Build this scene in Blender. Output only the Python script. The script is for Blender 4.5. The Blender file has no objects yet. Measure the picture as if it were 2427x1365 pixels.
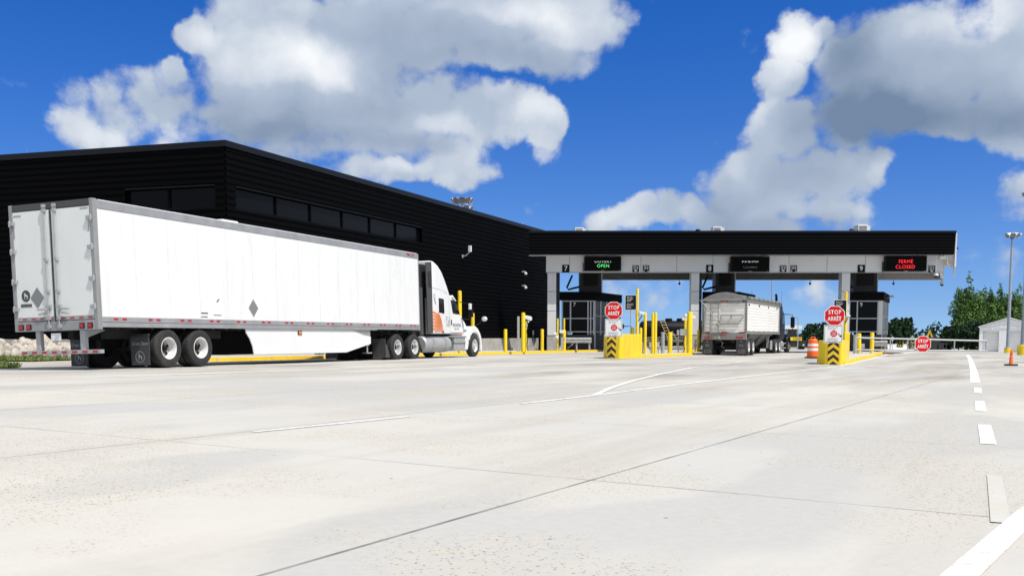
import bpy, math, random
import numpy as np
from mathutils import Vector, Matrix, noise

# ------------------------------------------------------------------ camera, light, sky, exposure
S = bpy.context.scene
COL = S.collection
FPX, CX, CY, PITCH, EYE = 2300.0, 1213.5, 981.0, math.atan(0.08), 1.0
cam_d = bpy.data.cameras.new("camera")
cam = bpy.data.objects.new("camera", cam_d)
COL.objects.link(cam)
cam_d.sensor_fit = 'HORIZONTAL'
cam_d.sensor_width = 36.0
cam_d.lens = FPX / 2427 * 36
cam_d.shift_y = (CY - 682.5) / 2427
cam_d.clip_start, cam_d.clip_end = 0.1, 6000
cam.location = (0, 0, EYE)
cam.rotation_euler = (math.pi / 2 - PITCH, 0, 0)
S.camera = cam
S.view_settings.view_transform = 'Standard'
S.view_settings.look = 'None'
S.view_settings.gamma = 1
S.view_settings.exposure = 0.33

SUN = Vector((0.47, -0.43, 1.0)).normalized()
sun_d = bpy.data.lights.new("sun", 'SUN')
sun_d.energy, sun_d.angle, sun_d.color = 3.9, math.radians(0.5), (1.0, 0.945, 0.86)
sun = bpy.data.objects.new("sun", sun_d)
COL.objects.link(sun)
sun.rotation_euler = SUN.to_track_quat('Z', 'Y').to_euler()
sun.location = (30, -30, 60)


def ray(px, py):
    a, b = (px - CX) / FPX, (CY - py) / FPX
    c, s = math.cos(PITCH), math.sin(PITCH)
    return a, c + b * s, -s + b * c


def at(px, py, Y):
    d = ray(px, py)
    k = Y / d[1]
    return Vector((d[0] * k, Y, EYE + d[2] * k))


def gz(x, y):
    """height of the paving: a gentle cross fall, a bank down to the building kerb, a fall beyond the canopy"""
    t = min(1, max(0, (y - 45) / 25.0))
    w = 1 - 0.4 * t * t * (3 - 2 * t)
    l = -0.927 * (x + 10.34) + 0.375 * (y - 24.44)
    return (-0.0124 * (min(70, max(-40, x)) - 2) * w - 0.006 * min(90, max(0, y - 65))
            - 0.024 * min(6, max(0, l)))


def ground(px, py):
    d = ray(px, py)
    lo, hi = 0.5, 3000
    for _ in range(60):
        m = (lo + hi) / 2
        if EYE + d[2] * m > gz(d[0] * m, d[1] * m):
            lo = m
        else:
            hi = m
    return Vector((d[0] * lo, d[1] * lo, gz(d[0] * lo, d[1] * lo)))


# ---- sky: Nishita plus procedural cumulus laid out by direction (azimuth, elevation)
W = bpy.data.worlds.new("World")
S.world = W
W.use_nodes = True
NT = W.node_tree
NT.nodes.clear()


class NB:
    """tiny node builder"""
    def __init__(self, nt):
        self.nt = nt

    def n(self, typ, ins=None, **props):
        nd = self.nt.nodes.new(typ)
        for k, v in props.items():
            setattr(nd, k, v)
        for k, v in (ins or {}).items():
            sock = nd.inputs[k]
            if isinstance(v, bpy.types.NodeSocket):
                self.nt.links.new(v, sock)
            else:
                sock.default_value = v
        return nd

    def m(self, op, a, b=0.0, c=0.0, clamp=False):
        return self.n('ShaderNodeMath', {0: a, 1: b, 2: c}, operation=op, use_clamp=clamp).outputs[0]

    def v(self, op, a, b=(0, 0, 0)):
        nd = self.n('ShaderNodeVectorMath', {0: a, 1: b}, operation=op)
        return nd.outputs['Value'] if op in ('LENGTH', 'DOT_PRODUCT', 'DISTANCE') else nd.outputs[0]

    def noise(self, vec, scale, detail=5, rough=0.55, dist=0.0):
        return self.n('ShaderNodeTexNoise', {'Vector': vec, 'Scale': scale, 'Detail': detail, 'Roughness': rough,
                                             'Distortion': dist})

    def rng(self, val, a, b, c=0.0, d=1.0, smooth=False):
        nd = self.n('ShaderNodeMapRange', {'Value': val, 'From Min': a, 'From Max': b, 'To Min': c, 'To Max': d})
        nd.interpolation_type = 'SMOOTHSTEP' if smooth else 'LINEAR'
        nd.clamp = True
        return nd.outputs[0]

    def mix(self, f, a, b, blend='MIX'):
        nd = self.n('ShaderNodeMix', data_type='RGBA', blend_type=blend)
        nd.clamp_factor = True
        for i, x in ((0, f), (6, a), (7, b)):
            if isinstance(x, bpy.types.NodeSocket):
                self.nt.links.new(x, nd.inputs[i])
            else:
                nd.inputs[i].default_value = x if i == 0 or len(x) == 4 else (*x, 1)
        return nd.outputs[2]


def azel(px, py):
    d = Vector(ray(px, py)).normalized()
    return math.atan2(d.x, d.y), math.asin(d.z)


CLOUDS = [  # centre x, y, radius x, y in photo pixels, strength
    (640, 50, 150, 120, 1), (560, 120, 95, 90, 1), (465, 70, 52, 46, 1), (418, 148, 32, 30, 1), (650, 200, 190, 120, 1),
    (770, 130, 170, 150, 1), (900, 80, 200, 140, 1), (1110, 50, 260, 130, 1), (1370, 50, 130, 110, 1),
    (1230, 140, 200, 55, 1), (470, 215, 130, 70, .84), (325, 195, 52, 48, .7), (250, 322, 110, 55, .8),
    (430, 312, 80, 62, .8), (640, 280, 190, 70, .9), (850, 250, 200, 100, 1), (1010, 270, 170, 90, 1),
    (1190, 270, 130, 75, 1), (1290, 290, 42, 90, .95), (900, 340, 160, 50, .9), (1040, 350, 110, 60, .95),
    (1050, 410, 130, 42, .95), (900, 405, 120, 45, .85), (170, 235, 34, 42, .45), (800, 385, 44, 36, .6),
    (260, 240, 56, 50, .55), (390, 255, 95, 55, .84), (570, 325, 140, 55, .84), (720, 365, 110, 40, .7), (1120, 390, 70, 40, .7), (170, 300, 50, 50, .45), (480, 245, 80, 75, .84), (505, 300, 70, 60, .84),
    (1880, 105, 72, 74, 1), (1850, 185, 62, 62, 1), (1945, 80, 40, 35, .9), (2060, 190, 140, 170, 1),
    (2200, 140, 230, 180, 1), (2390, 110, 150, 210, 1), (2250, 280, 290, 85, 1), (2010, 290, 110, 75, 1),
    (2430, 290, 130, 95, 1), (2150, 250, 230, 95, 1), (1850, 330, 90, 110, .9), (1830, 430, 170, 90, 1), (1970, 430, 140, 80, .95),
    (1780, 480, 130, 60, .95), (1950, 500, 130, 45, .85), (2060, 400, 60, 55, .85), (1430, 532, 52, 38, .85),
    (1505, 510, 62, 45, .85), (1580, 500, 55, 48, .85), (1635, 505, 50, 45, .95), (1720, 530, 130, 45, .9),
    (1870, 545, 170, 35, .7), (2405, 470, 50, 55, .6), (1712, 322, 34, 28, .4), (2420, 520, 60, 25, .6),
    (1940, 690, 40, 22, .1), (2150, 700, 36, 18, .12), (2360, 640, 46, 28, .12), (1500, 685, 44, 18, .06),
    (1420, 720, 50, 20, .04)]
SHADE = [  # grey bases and shaded flanks
    (1010, 110, 230, 80, .75), (700, 285, 200, 70, .85), (890, 215, 160, 60, .55), (1250, 150, 220, 45, .55),
    (2010, 235, 150, 150, 1.1), (2080, 300, 240, 95, 1.15), (2280, 275, 290, 120, .95), (2010, 110, 80, 110, .95),
    (2420, 280, 110, 70, .9), (1700, 500, 160, 75, .7), (1890, 430, 150, 70, .55), (1880, 545, 200, 40, .7),
    (900, 340, 140, 35, .4), (470, 230, 130, 50, .55), (2200, 180, 150, 90, .4), (1010, 340, 90, 25, .35),
    (640, 330, 160, 40, .7)]
LIGHT = [(780, 170, 110, 70, 1.0), (1880, 120, 75, 80, 1.3), (640, 110, 110, 60, .6), (2260, 70, 90, 60, .6), (2330, 30, 80, 60, .6),
         (1270, 250, 60, 40, .5), (1040, 300, 60, 30, .5), (480, 75, 45, 30, .5), (250, 325, 80, 30, .5), (1290, 30, 120, 50, .7),
         (1635, 500, 40, 40, .8), (1425, 520, 40, 30, .5), (430, 330, 60, 30, .5), (930, 395, 70, 20, .5)]


def build_sky():
    b = NB(NT)
    out = b.n('ShaderNodeOutputWorld')
    bg = b.n('ShaderNodeBackground', {'Strength': 0.1})
    bg2 = b.n('ShaderNodeBackground', {'Strength': 0.1})
    sky = b.n('ShaderNodeTexSky', sky_type='NISHITA', sun_disc=False)
    sky.sun_elevation = math.asin(SUN.z)
    sky.sun_rotation = math.atan2(SUN.x, SUN.y)
    sky.altitude, sky.air_density, sky.dust_density, sky.ozone_density = 250, 1.0, 0.35, 2.6
    D = b.n('ShaderNodeTexCoord').outputs['Generated']
    dz = b.n('ShaderNodeSeparateXYZ', {0: D})
    lift = b.n('ShaderNodeCombineXYZ', {0: dz.outputs[0], 1: dz.outputs[1],
                                        2: b.m('MULTIPLY_ADD', b.m('MAXIMUM', dz.outputs[2], 0.0), 0.93, 0.095)}).outputs[0]
    NT.links.new(b.v('NORMALIZE', lift), sky.inputs['Vector'])
    xyz = b.n('ShaderNodeSeparateXYZ', {0: D})
    az = b.m('ARCTAN2', xyz.outputs[0], xyz.outputs[1])
    el = b.m('ARCSINE', xyz.outputs[2])
    P0 = b.n('ShaderNodeCombineXYZ', {0: az, 1: el, 2: 0.0}).outputs[0]

    def center(n):
        return b.v('SUBTRACT', n, (0.5, 0.5, 0.5))
    w1 = b.v('MULTIPLY', center(b.noise(P0, 9, 3, .5).outputs['Color']), (0.05, 0.045, 0))
    w2 = b.v('MULTIPLY', center(b.noise(P0, 34, 4, .6).outputs['Color']), (0.021, 0.019, 0))
    P = b.v('ADD', b.v('ADD', P0, w1), w2)

    def blobs(L, V, soft=True):
        acc = None
        for cx, cy, rx, ry, w in L:
            a0, e0 = azel(cx, cy)
            a1, e1 = azel(cx + rx * 1.08, cy - ry * 1.08)
            r = b.v('LENGTH', b.v('MULTIPLY', b.v('SUBTRACT', V, (a0, e0, 0)), (1 / (a1 - a0), 1 / (e1 - e0), 0)))
            if soft and w >= 0.85:           # the solid clouds get a steep edge and an even inside
                w *= 1.7
            f = b.m('MULTIPLY_ADD', b.m('MULTIPLY', r, r), -w, w)
            if not soft:                      # a bell that fades out smoothly
                g = b.m('SUBTRACT', 1.0, b.m('MULTIPLY', r, b.m('MULTIPLY', r, 0.5)), clamp=True)
                f = b.m('MULTIPLY', b.m('MULTIPLY', g, g), w)
            if acc is None:
                acc = b.m('MAXIMUM', f, -0.7) if soft else f
            elif soft:
                acc = b.m('SMOOTH_MAX', acc, f, 0.5)
            else:
                acc = b.m('ADD', acc, f)
        return acc
    field = blobs(CLOUDS, P)
    fb = b.noise(P0, 42, 7, .62).outputs[0]
    # rounded cauliflower lumps at two sizes
    lump1 = b.n('ShaderNodeTexVoronoi', {'Vector': P, 'Scale': 19.0}).outputs['Distance']
    lump2 = b.n('ShaderNodeTexVoronoi', {'Vector': P, 'Scale': 47.0}).outputs['Distance']
    lump = b.m('ADD', b.m('MULTIPLY', b.m('SUBTRACT', 0.42, lump1), 1.25), b.m('MULTIPLY', b.m('SUBTRACT', 0.42, lump2), 0.75))
    wisp = b.m('MULTIPLY', b.m('SUBTRACT', b.noise(P0, 6.5, 3, .5).outputs[0], 0.5), 0.6)
    field2 = b.m('ADD', b.m('ADD', field, lump), b.m('MULTIPLY_ADD', b.m('SUBTRACT', fb, 0.47), 1.5, wisp))
    alpha = b.rng(field2, -0.28, 0.80, 0, 1, True)
    # relief: the same noise sampled a little towards the light
    o = (0.005, 0.010, 0)
    mid = b.m('SUBTRACT', b.noise(P, 15, 4, .5).outputs[0], b.noise(b.v('ADD', P, b.v('MULTIPLY', o, (2.4, 2.4, 0))), 15, 4, .5).outputs[0])
    fine = b.m('SUBTRACT', fb, b.noise(b.v('ADD', P0, o), 42, 7, .62).outputs[0])
    edge = b.rng(field2, 0.9, 0.1)
    relief = b.m('MULTIPLY_ADD', b.m('MULTIPLY', fine, edge), 0.45, b.m('MULTIPLY', mid, 0.65))
    sh = b.m('SUBTRACT', b.m('MULTIPLY', blobs(SHADE, P, False), 0.74), b.m('MULTIPLY', blobs(LIGHT, P, False), 0.62))
    big = b.m('MULTIPLY', b.m('SUBTRACT', b.noise(P, 11, 4, .55).outputs[0], 0.5), 0.62)
    shade = b.m('SUBTRACT', b.m('ADD', b.m('ADD', sh, big), 0.36), b.m('MULTIPLY_ADD', lump, 0.17, relief))
    shade = b.rng(shade, -0.42, 1.75, 0, 1)
    c1 = b.mix(b.rng(shade, 0.05, 0.42), (7.6, 7.8, 8.0), (3.6, 4.25, 5.3))
    c2 = b.mix(b.rng(shade, 0.42, 1.12), c1, (0.95, 1.55, 2.6))
    blue = b.n('ShaderNodeHueSaturation', {'Hue': 0.521, 'Saturation': 1.45, 'Value': 1.08, 'Color': sky.outputs[0]}).outputs[0]
    NT.links.new(b.mix(alpha, blue, c2), bg.inputs['Color'])
    # the rest of the dome, out of the picture: looser cloud cover that lights the place and shows in reflections
    pale = b.n('ShaderNodeHueSaturation', {'Saturation': 0.85, 'Value': 1.0, 'Color': sky.outputs[0]}).outputs[0]
    gen = b.rng(b.noise(b.v('MULTIPLY', D, (1, 1, 2)), 2.2, 4, .55).outputs[0], 0.40, 0.64, 0, 0.9, True)
    NT.links.new(b.mix(gen, pale, (6.3, 6.4, 6.5)), bg2.inputs['Color'])
    far = b.m('MAXIMUM', b.m('GREATER_THAN', b.m('ABSOLUTE', az), 0.68), b.m('GREATER_THAN', el, 0.52))
    far = b.m('MAXIMUM', far, b.m('LESS_THAN', el, -0.02))
    mx = b.n('ShaderNodeMixShader', {0: far, 1: bg.outputs[0], 2: bg2.outputs[0]})
    NT.links.new(mx.outputs[0], out.inputs[0])


build_sky()

# ------------------------------------------------------------------ materials
MATS = {}


def mat(name, col, rough=0.5, metal=0.0, var=0.0, scale=3.0, bump=0.0, spec=0.5, emit=0.0, stretch=(1, 1, 1), dirt=None, coat=0.0):
    if name in MATS:
        return MATS[name]
    m = bpy.data.materials.new(name)
    m.use_nodes = True
    nt = m.node_tree
    b = NB(nt)
    p = nt.nodes['Principled BSDF']
    p.inputs['Base Color'].default_value = (*col, 1)
    p.inputs['Roughness'].default_value = rough
    p.inputs['Metallic'].default_value = metal
    p.inputs['Specular IOR Level'].default_value = spec
    p.inputs['Coat Weight'].default_value = coat
    if emit:
        p.inputs['Emission Color'].default_value = (*col, 1)
        p.inputs['Emission Strength'].default_value = emit
    if var or bump or dirt:
        pos = b.n('ShaderNodeNewGeometry').outputs['Position']
        vec = b.v('MULTIPLY', pos, stretch)
        n1 = b.noise(vec, scale, 6, 0.6)
        c = None
        if var:
            f = b.rng(n1.outputs[0], 0.3, 0.7, 1 - var, 1 + var * 0.6)
            c = b.v('MULTIPLY', b.n('ShaderNodeRGB').outputs[0], (1, 1, 1))
            rgb = c.node.inputs[0].links[0].from_node
            rgb.outputs[0].default_value = (*col, 1)
            sc_ = b.n('ShaderNodeVectorMath', {0: c, 'Scale': f}, operation='SCALE')
            c = sc_.outputs[0]
            nt.links.new(b.rng(n1.outputs[0], 0.3, 0.7, max(0, rough - 0.08), min(1, rough + 0.1)), p.inputs['Roughness'])
        if dirt:
            n2 = b.noise(b.v('MULTIPLY', pos, (2.5, 2.5, 0.5)), 1.3, 6, 0.65)
            c = b.mix(b.rng(n2.outputs[0], 0.5, 0.78, 0, dirt[3]), c if c else (*col, 1), (*dirt[:3], 1))
        if c:
            nt.links.new(c, p.inputs['Base Color'])
        if bump:
            bm_ = b.n('ShaderNodeBump', {'Strength': bump, 'Distance': 0.02, 'Height': n1.outputs[0]})
            nt.links.new(bm_.outputs[0], p.inputs['Normal'])
    MATS[name] = m
    return m


M_white = mat('white_paint', (0.72, 0.73, 0.74), 0.35, var=0.03, scale=1.2, dirt=(0.5, 0.47, 0.42, 0.12))
M_side = mat('white_trailer_skin', (0.73, 0.74, 0.75), 0.30, var=0.025, scale=0.8, stretch=(1, 1, 0.25), bump=0.02, dirt=(0.5, 0.47, 0.42, 0.24))
M_door = mat('white_door_skin', (0.72, 0.745, 0.73), 0.4, var=0.03, scale=1.0, dirt=(0.5, 0.47, 0.42, 0.18))
M_alu = mat('aluminium', (0.42, 0.42, 0.43), 0.42, 0.55, var=0.12, scale=2.5, dirt=(0.2, 0.19, 0.18, 0.3))
M_frame = mat('grey_steel_frame', (0.30, 0.31, 0.32), 0.5, 0.2, var=0.1, scale=4, dirt=(0.15, 0.13, 0.11, 0.35))
M_galv = mat('galvanised_steel', (0.40, 0.41, 0.42), 0.5, 0.35, var=0.12, scale=6)
M_pole = mat('lamp_pole_steel', (0.30, 0.34, 0.40), 0.45, 0.2, var=0.06, scale=4)
M_dark = mat('dark_underbody', (0.018, 0.018, 0.019), 0.75, var=0.3, scale=5)
M_grey = mat('dark_grey_panel', (0.055, 0.056, 0.058), 0.5, var=0.1, scale=3)
M_rubber = mat('tyre_rubber', (0.022, 0.022, 0.023), 0.8, var=0.3, scale=9, dirt=(0.12, 0.11, 0.10, 0.35))
M_flap = mat('mud_flap_rubber', (0.05, 0.052, 0.058), 0.6, var=0.15, scale=6, dirt=(0.15, 0.14, 0.13, 0.3))
M_chrome = mat('polished_rim', (0.72, 0.72, 0.72), 0.28, 0.45, var=0.06, scale=8)
M_rim = mat('white_rim', (0.75, 0.75, 0.74), 0.4, var=0.06, scale=8, dirt=(0.3, 0.27, 0.23, 0.35))
M_red = mat('red_lens', (0.42, 0.012, 0.03), 0.25, var=0.1, scale=20)
M_white2 = mat('pale_corner_post', (0.62, 0.63, 0.65), 0.45)
M_amber = mat('amber_lens', (0.85, 0.23, 0.02), 0.25)
M_yellow = mat('yellow_paint', (0.86, 0.62, 0.010), 0.42, var=0.05, scale=2.5, bump=0.05, dirt=(0.26, 0.18, 0.05, 0.55))
M_kerb = mat('yellow_kerb_paint', (0.80, 0.53, 0.012), 0.6, var=0.10, scale=5, bump=0.1, dirt=(0.30, 0.25, 0.15, 0.7))
M_clad = mat('black_cladding', (0.0015, 0.0016, 0.0022), 0.7, var=0.3, scale=0.7, stretch=(1, 1, 3), spec=0.05)
M_clad2 = mat('black_canopy_cladding', (0.0026, 0.0028, 0.0036), 0.65, var=0.2, scale=0.7, stretch=(1, 1, 3), spec=0.07)
M_coping = mat('dark_coping', (0.005, 0.006, 0.010), 0.4, spec=0.2)
M_glass = mat('dark_glass', (0.003, 0.0035, 0.005), 0.15, spec=0.09)
M_carglass = mat('vehicle_glass', (0.006, 0.007, 0.008), 0.06, spec=0.25)
M_conc = mat('grey_concrete', (0.36, 0.35, 0.33), 0.85, var=0.22, scale=2.2, bump=0.15, dirt=(0.2, 0.18, 0.16, 0.4))
M_slab = mat('island_concrete', (0.52, 0.50, 0.47), 0.85, var=0.12, scale=1.5, bump=0.1, dirt=(0.33, 0.3, 0.27, 0.3))
M_fascia = mat('grey_white_metal_panel', (0.60, 0.61, 0.63), 0.45, 0.1, var=0.05, scale=0.8)
M_navy = mat('dark_navy_cladding', (0.007, 0.010, 0.016), 0.5, var=0.1, scale=2)
M_mull = mat('aluminium_mullion', (0.40, 0.42, 0.45), 0.4, 0.4, var=0.05)
M_black = mat('black_plastic', (0.004, 0.004, 0.0045), 0.5, spec=0.2)
M_sign_black = mat('black_sign_face', (0.008, 0.009, 0.013), 0.6, spec=0.12)
M_sign_white = mat('white_sign_face', (0.74, 0.75, 0.76), 0.4)
M_ink = mat('black_ink', (0.006, 0.006, 0.0065), 0.8, spec=0.05)
M_stop = mat('red_stop_face', (0.60, 0.008, 0.012), 0.55, var=0.05, scale=5, spec=0.2)
M_orange = mat('orange_plastic', (0.86, 0.13, 0.012), 0.45, var=0.05, scale=6)
M_orange2 = mat('orange_decal', (0.80, 0.20, 0.015), 0.4)
M_led_g = mat('green_led', (0.12, 0.95, 0.22), 0.5, emit=1.1)
M_led_r = mat('red_led', (1.0, 0.02, 0.03), 0.5, emit=1.3)
M_led_w = mat('white_led', (0.55, 0.6, 0.58), 0.5, emit=0.5)
M_led_dim = mat('dim_led', (0.20, 0.22, 0.21), 0.5, emit=0.25)


def paint_mat(name, col, wear):
    m = bpy.data.materials.new(name)
    m.use_nodes = True
    b = NB(m.node_tree)
    p = m.node_tree.nodes['Principled BSDF']
    pos = b.n('ShaderNodeNewGeometry').outputs['Position']
    n1 = b.noise(pos, 16, 6, .7).outputs[0]
    n2 = b.noise(pos, 1.1, 3, .6).outputs[0]
    f = b.rng(b.m('MULTIPLY_ADD', b.m('SUBTRACT', n2, 0.5), 0.6, n1), wear, wear + 0.07)
    m.node_tree.links.new(b.mix(f, col, (0.53, 0.51, 0.46)), p.inputs['Base Color'])
    p.inputs['Roughness'].default_value = 0.75
    MATS[name] = m
    return m


M_line = paint_mat('white_road_paint', (0.80, 0.80, 0.77), 0.56)
M_faded = paint_mat('faded_road_paint', (0.55, 0.545, 0.525), 0.44)
M_placard = mat('grey_placard', (0.20, 0.205, 0.21), 0.5, var=0.06)
M_darkred = mat('dark_red_decal', (0.25, 0.012, 0.02), 0.4)
M_blacktruck = mat('black_truck_paint', (0.007, 0.008, 0.012), 0.35, spec=0.25)
M_tank = mat('black_tank_paint', (0.006, 0.0065, 0.010), 0.45, var=0.2, scale=3, spec=0.2)
M_straw = mat('worn_yellow_steel', (0.45, 0.34, 0.14), 0.6, var=0.2)
M_corr = mat('white_corrugated_panel', (0.83, 0.825, 0.805), 0.4, var=0.04, scale=2, dirt=(0.5, 0.46, 0.40, 0.30))
M_tarp = mat('green_grey_tarp', (0.12, 0.16, 0.15), 0.6, var=0.15, scale=3)
M_hopgrey = mat('dull_aluminium', (0.26, 0.255, 0.245), 0.5, 0.3, var=0.15, scale=3, dirt=(0.14, 0.12, 0.10, 0.4))
M_bark = mat('bark', (0.09, 0.07, 0.05), 0.9, var=0.3, scale=6)
M_rock = mat('pale_limestone', (0.50, 0.455, 0.40), 0.9, var=0.35, scale=4, bump=0.4)
M_machine = mat('yellow_machine_paint', (0.62, 0.40, 0.03), 0.5, var=0.15)
M_shed = mat('white_shed_siding', (0.86, 0.87, 0.88), 0.55, var=0.04)
M_sheddoor = mat('white_roller_door', (0.86, 0.86, 0.86), 0.5)
M_rearband = mat('shaded_dark_panel', (0.13, 0.135, 0.125), 0.6, var=0.08, scale=1)  # shade under the canopy put into the rear band's colour
M_rearband2 = mat('mid_grey_panel', (0.30, 0.295, 0.29), 0.55, var=0.06, scale=1)  # better lit bay of the rear band, shade painted in lighter
M_disc = mat('grey_wheel_disc', (0.34, 0.33, 0.32), 0.5, var=0.2, scale=8)
M_board = mat('weathered_wood', (0.34, 0.20, 0.06), 0.8, var=0.3, scale=7)


def leaf_mat(name, c1, c2):
    m = bpy.data.materials.new(name)
    m.use_nodes = True
    b = NB(m.node_tree)
    p = m.node_tree.nodes['Principled BSDF']
    pos = b.n('ShaderNodeNewGeometry').outputs['Position']
    f = b.rng(b.noise(pos, 0.9, 4, .6).outputs[0], 0.36, 0.64)
    m.node_tree.links.new(b.mix(f, c1, c2), p.inputs['Base Color'])
    p.inputs['Roughness'].default_value = 0.6
    p.inputs['Specular IOR Level'].default_value = 0.2
    return m


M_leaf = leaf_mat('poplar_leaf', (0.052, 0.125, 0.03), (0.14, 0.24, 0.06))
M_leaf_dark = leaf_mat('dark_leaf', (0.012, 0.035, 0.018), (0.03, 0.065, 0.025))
M_grass = leaf_mat('grass_blade', (0.075, 0.13, 0.025), (0.19, 0.23, 0.065))


def chevron_mat():
    m = bpy.data.materials.new('chevron_sheeting')
    m.use_nodes = True
    b = NB(m.node_tree)
    p = m.node_tree.nodes['Principled BSDF']
    x = b.n('ShaderNodeSeparateXYZ', {0: b.n('ShaderNodeTexCoord').outputs['Object']})
    s = b.m('MULTIPLY_ADD', b.m('ABSOLUTE', x.outputs[0]), 0.85, x.outputs[2])
    fr = b.m('FRACT', b.m('DIVIDE', b.m('ADD', s, 0.02), 0.30))
    m.node_tree.links.new(b.mix(b.m('GREATER_THAN', fr, 0.5), (0.84, 0.56, 0.012), (0.014, 0.012, 0.011)), p.inputs['Base Color'])
    p.inputs['Roughness'].default_value = 0.4
    return m


M_chev = chevron_mat()


def paving_mat():
    m = bpy.data.materials.new('concrete_paving')
    m.use_nodes = True
    nt = m.node_tree
    b = NB(nt)
    p = nt.nodes['Principled BSDF']
    pos = b.n('ShaderNodeNewGeometry').outputs['Position']
    rel = b.v('SUBTRACT', pos, (0.54, 6.60, 0))
    u = b.v('DOT_PRODUCT', rel, (0.495, 0.869, 0))
    v = b.v('DOT_PRODUCT', rel, (0.869, -0.495, 0))
    au, av = b.m('DIVIDE', u, 4.1), b.m('DIVIDE', v, 4.25)
    flo = b.n('ShaderNodeCombineXYZ', {0: b.m('FLOOR', au), 1: b.m('FLOOR', av), 2: 0.0}).outputs[0]
    wn = b.n('ShaderNodeTexWhiteNoise', {'Vector': flo}, noise_dimensions='3D').outputs['Value']
    wob = b.m('MULTIPLY', b.m('SUBTRACT', b.noise(pos, 1.6, 3).outputs[0], 0.5), 0.05)
    ju = b.m('MULTIPLY', b.m('SUBTRACT', 0.5, b.m('ABSOLUTE', b.m('SUBTRACT', b.m('FRACT', au), 0.5))), 4.1)
    jv = b.m('MULTIPLY', b.m('SUBTRACT', 0.5, b.m('ABSOLUTE', b.m('SUBTRACT', b.m('FRACT', av), 0.5))), 4.25)
    fade = b.rng(b.noise(pos, 0.9, 4, .7).outputs[0], 0.36, 0.62)
    lv = b.m('MULTIPLY', b.rng(b.m('ADD', jv, b.m('MULTIPLY', wob, 0.25)), 0.004, 0.019, 1, 0), b.rng(fade, 0, 1, .45, 1))
    lu = b.m('MULTIPLY', b.rng(b.m('ADD', ju, b.m('MULTIPLY', wob, 0.25)), 0.003, 0.014, 1, 0), b.rng(fade, 0, 1, .1, 1))
    joint = b.m('MAXIMUM', lu, lv)
    # tone: broad patches, streaks along the lanes, fine grain
    big = b.noise(pos, 0.11, 4, .55, 0.4).outputs[0]
    lane = b.n('ShaderNodeCombineXYZ', {0: b.m('MULTIPLY', u, 0.07), 1: b.m('MULTIPLY', v, 0.8), 2: 0.0}).outputs[0]
    streak = b.noise(lane, 1.0, 5, .6).outputs[0]
    cross = b.n('ShaderNodeCombineXYZ', {0: b.m('MULTIPLY', u, 1.1), 1: b.m('MULTIPLY', v, 0.16), 2: 3.0}).outputs[0]
    brush = b.noise(cross, 1.0, 5, .6).outputs[0]
    grain = b.noise(pos, 55, 3, .7).outputs[0]
    pebble = b.noise(pos, 14, 4, .6).outputs[0]
    base = b.mix(b.rng(big, 0.40, 0.60), (0.565, 0.548, 0.505), (0.505, 0.497, 0.470))
    base = b.mix(b.rng(wn, 0.0, 1.0, 0.0, 0.65), base, (0.442, 0.448, 0.446))
    base = b.mix(b.rng(streak, 0.49, 0.70, 0, 0.62), base, (0.37, 0.355, 0.325))
    base = b.mix(b.rng(brush, 0.56, 0.70, 0, 0.30), base, (0.40, 0.40, 0.40))
    # oil-darkened wheel lanes nearer the booths
    xyz = b.n('ShaderNodeSeparateXYZ', {0: pos})
    farm = b.rng(xyz.outputs[1], 12, 26)
    oil = b.noise(b.n('ShaderNodeCombineXYZ', {0: b.m('MULTIPLY', u, 0.10), 1: b.m('MULTIPLY', v, 0.42), 2: 7.0}).outputs[0], 1.0, 4, .6).outputs[0]
    base = b.mix(b.m('MULTIPLY', b.rng(oil, 0.42, 0.64, 0, 0.85), farm), base, (0.245, 0.225, 0.195))
    hole = b.rng(b.noise(b.n('ShaderNodeCombineXYZ', {0: b.m('MULTIPLY', u, 0.16), 1: b.m('MULTIPLY', v, 0.30), 2: 11.0}).outputs[0], 1.0, 3, .5).outputs[0], 0.54, 0.575, 0, 0.7)
    base = b.mix(hole, base, (0.42, 0.424, 0.42))
    base = b.mix(b.rng(grain, 0.3, 0.75, 0.0, 0.16), base, (0.30, 0.29, 0.27))
    base = b.mix(b.rng(pebble, 0.35, 0.65, 0.0, 0.14), base, (0.62, 0.60, 0.56))
    # pits in worn areas
    vor = b.n('ShaderNodeTexVoronoi', {'Vector': b.v('ADD', pos, b.v('MULTIPLY', b.noise(pos, 30, 2).outputs['Color'], (0.035, 0.035, 0))), 'Scale': 46.0})
    worn = b.rng(b.noise(pos, 0.42, 4, .6).outputs[0], 0.46, 0.58)
    pick = b.rng(b.n('ShaderNodeTexWhiteNoise', {'Vector': vor.outputs['Color']}).outputs['Value'], 0.55, 0.6)
    pit = b.m('MULTIPLY', b.m('MULTIPLY', b.rng(vor.outputs['Distance'], 0.16, 0.40, 0.9, 0), worn), pick)
    base = b.mix(b.m('MULTIPLY', worn, b.rng(b.noise(pos, 7, 5, .7).outputs[0], 0.4, 0.65, 0.15, 0.6)), base, (0.50, 0.465, 0.40))
    base = b.mix(pit, base, (0.19, 0.175, 0.15))
    vor2 = b.n('ShaderNodeTexVoronoi', {'Vector': pos, 'Scale': 3.1})
    pick2 = b.rng(b.n('ShaderNodeTexWhiteNoise', {'Vector': vor2.outputs['Color']}).outputs['Value'], 0.62, 0.64)
    spot = b.m('MULTIPLY', b.rng(vor2.outputs['Distance'], 0.02, 0.055, 0.9, 0), pick2)
    base = b.mix(spot, base, (0.09, 0.085, 0.08))
    base = b.mix(b.m('MULTIPLY', joint, 0.85), base, (0.085, 0.08, 0.075))
    nt.links.new(base, p.inputs['Base Color'])
    p.inputs['Roughness'].default_value = 0.9
    p.inputs['Specular IOR Level'].default_value = 0.2
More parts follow.
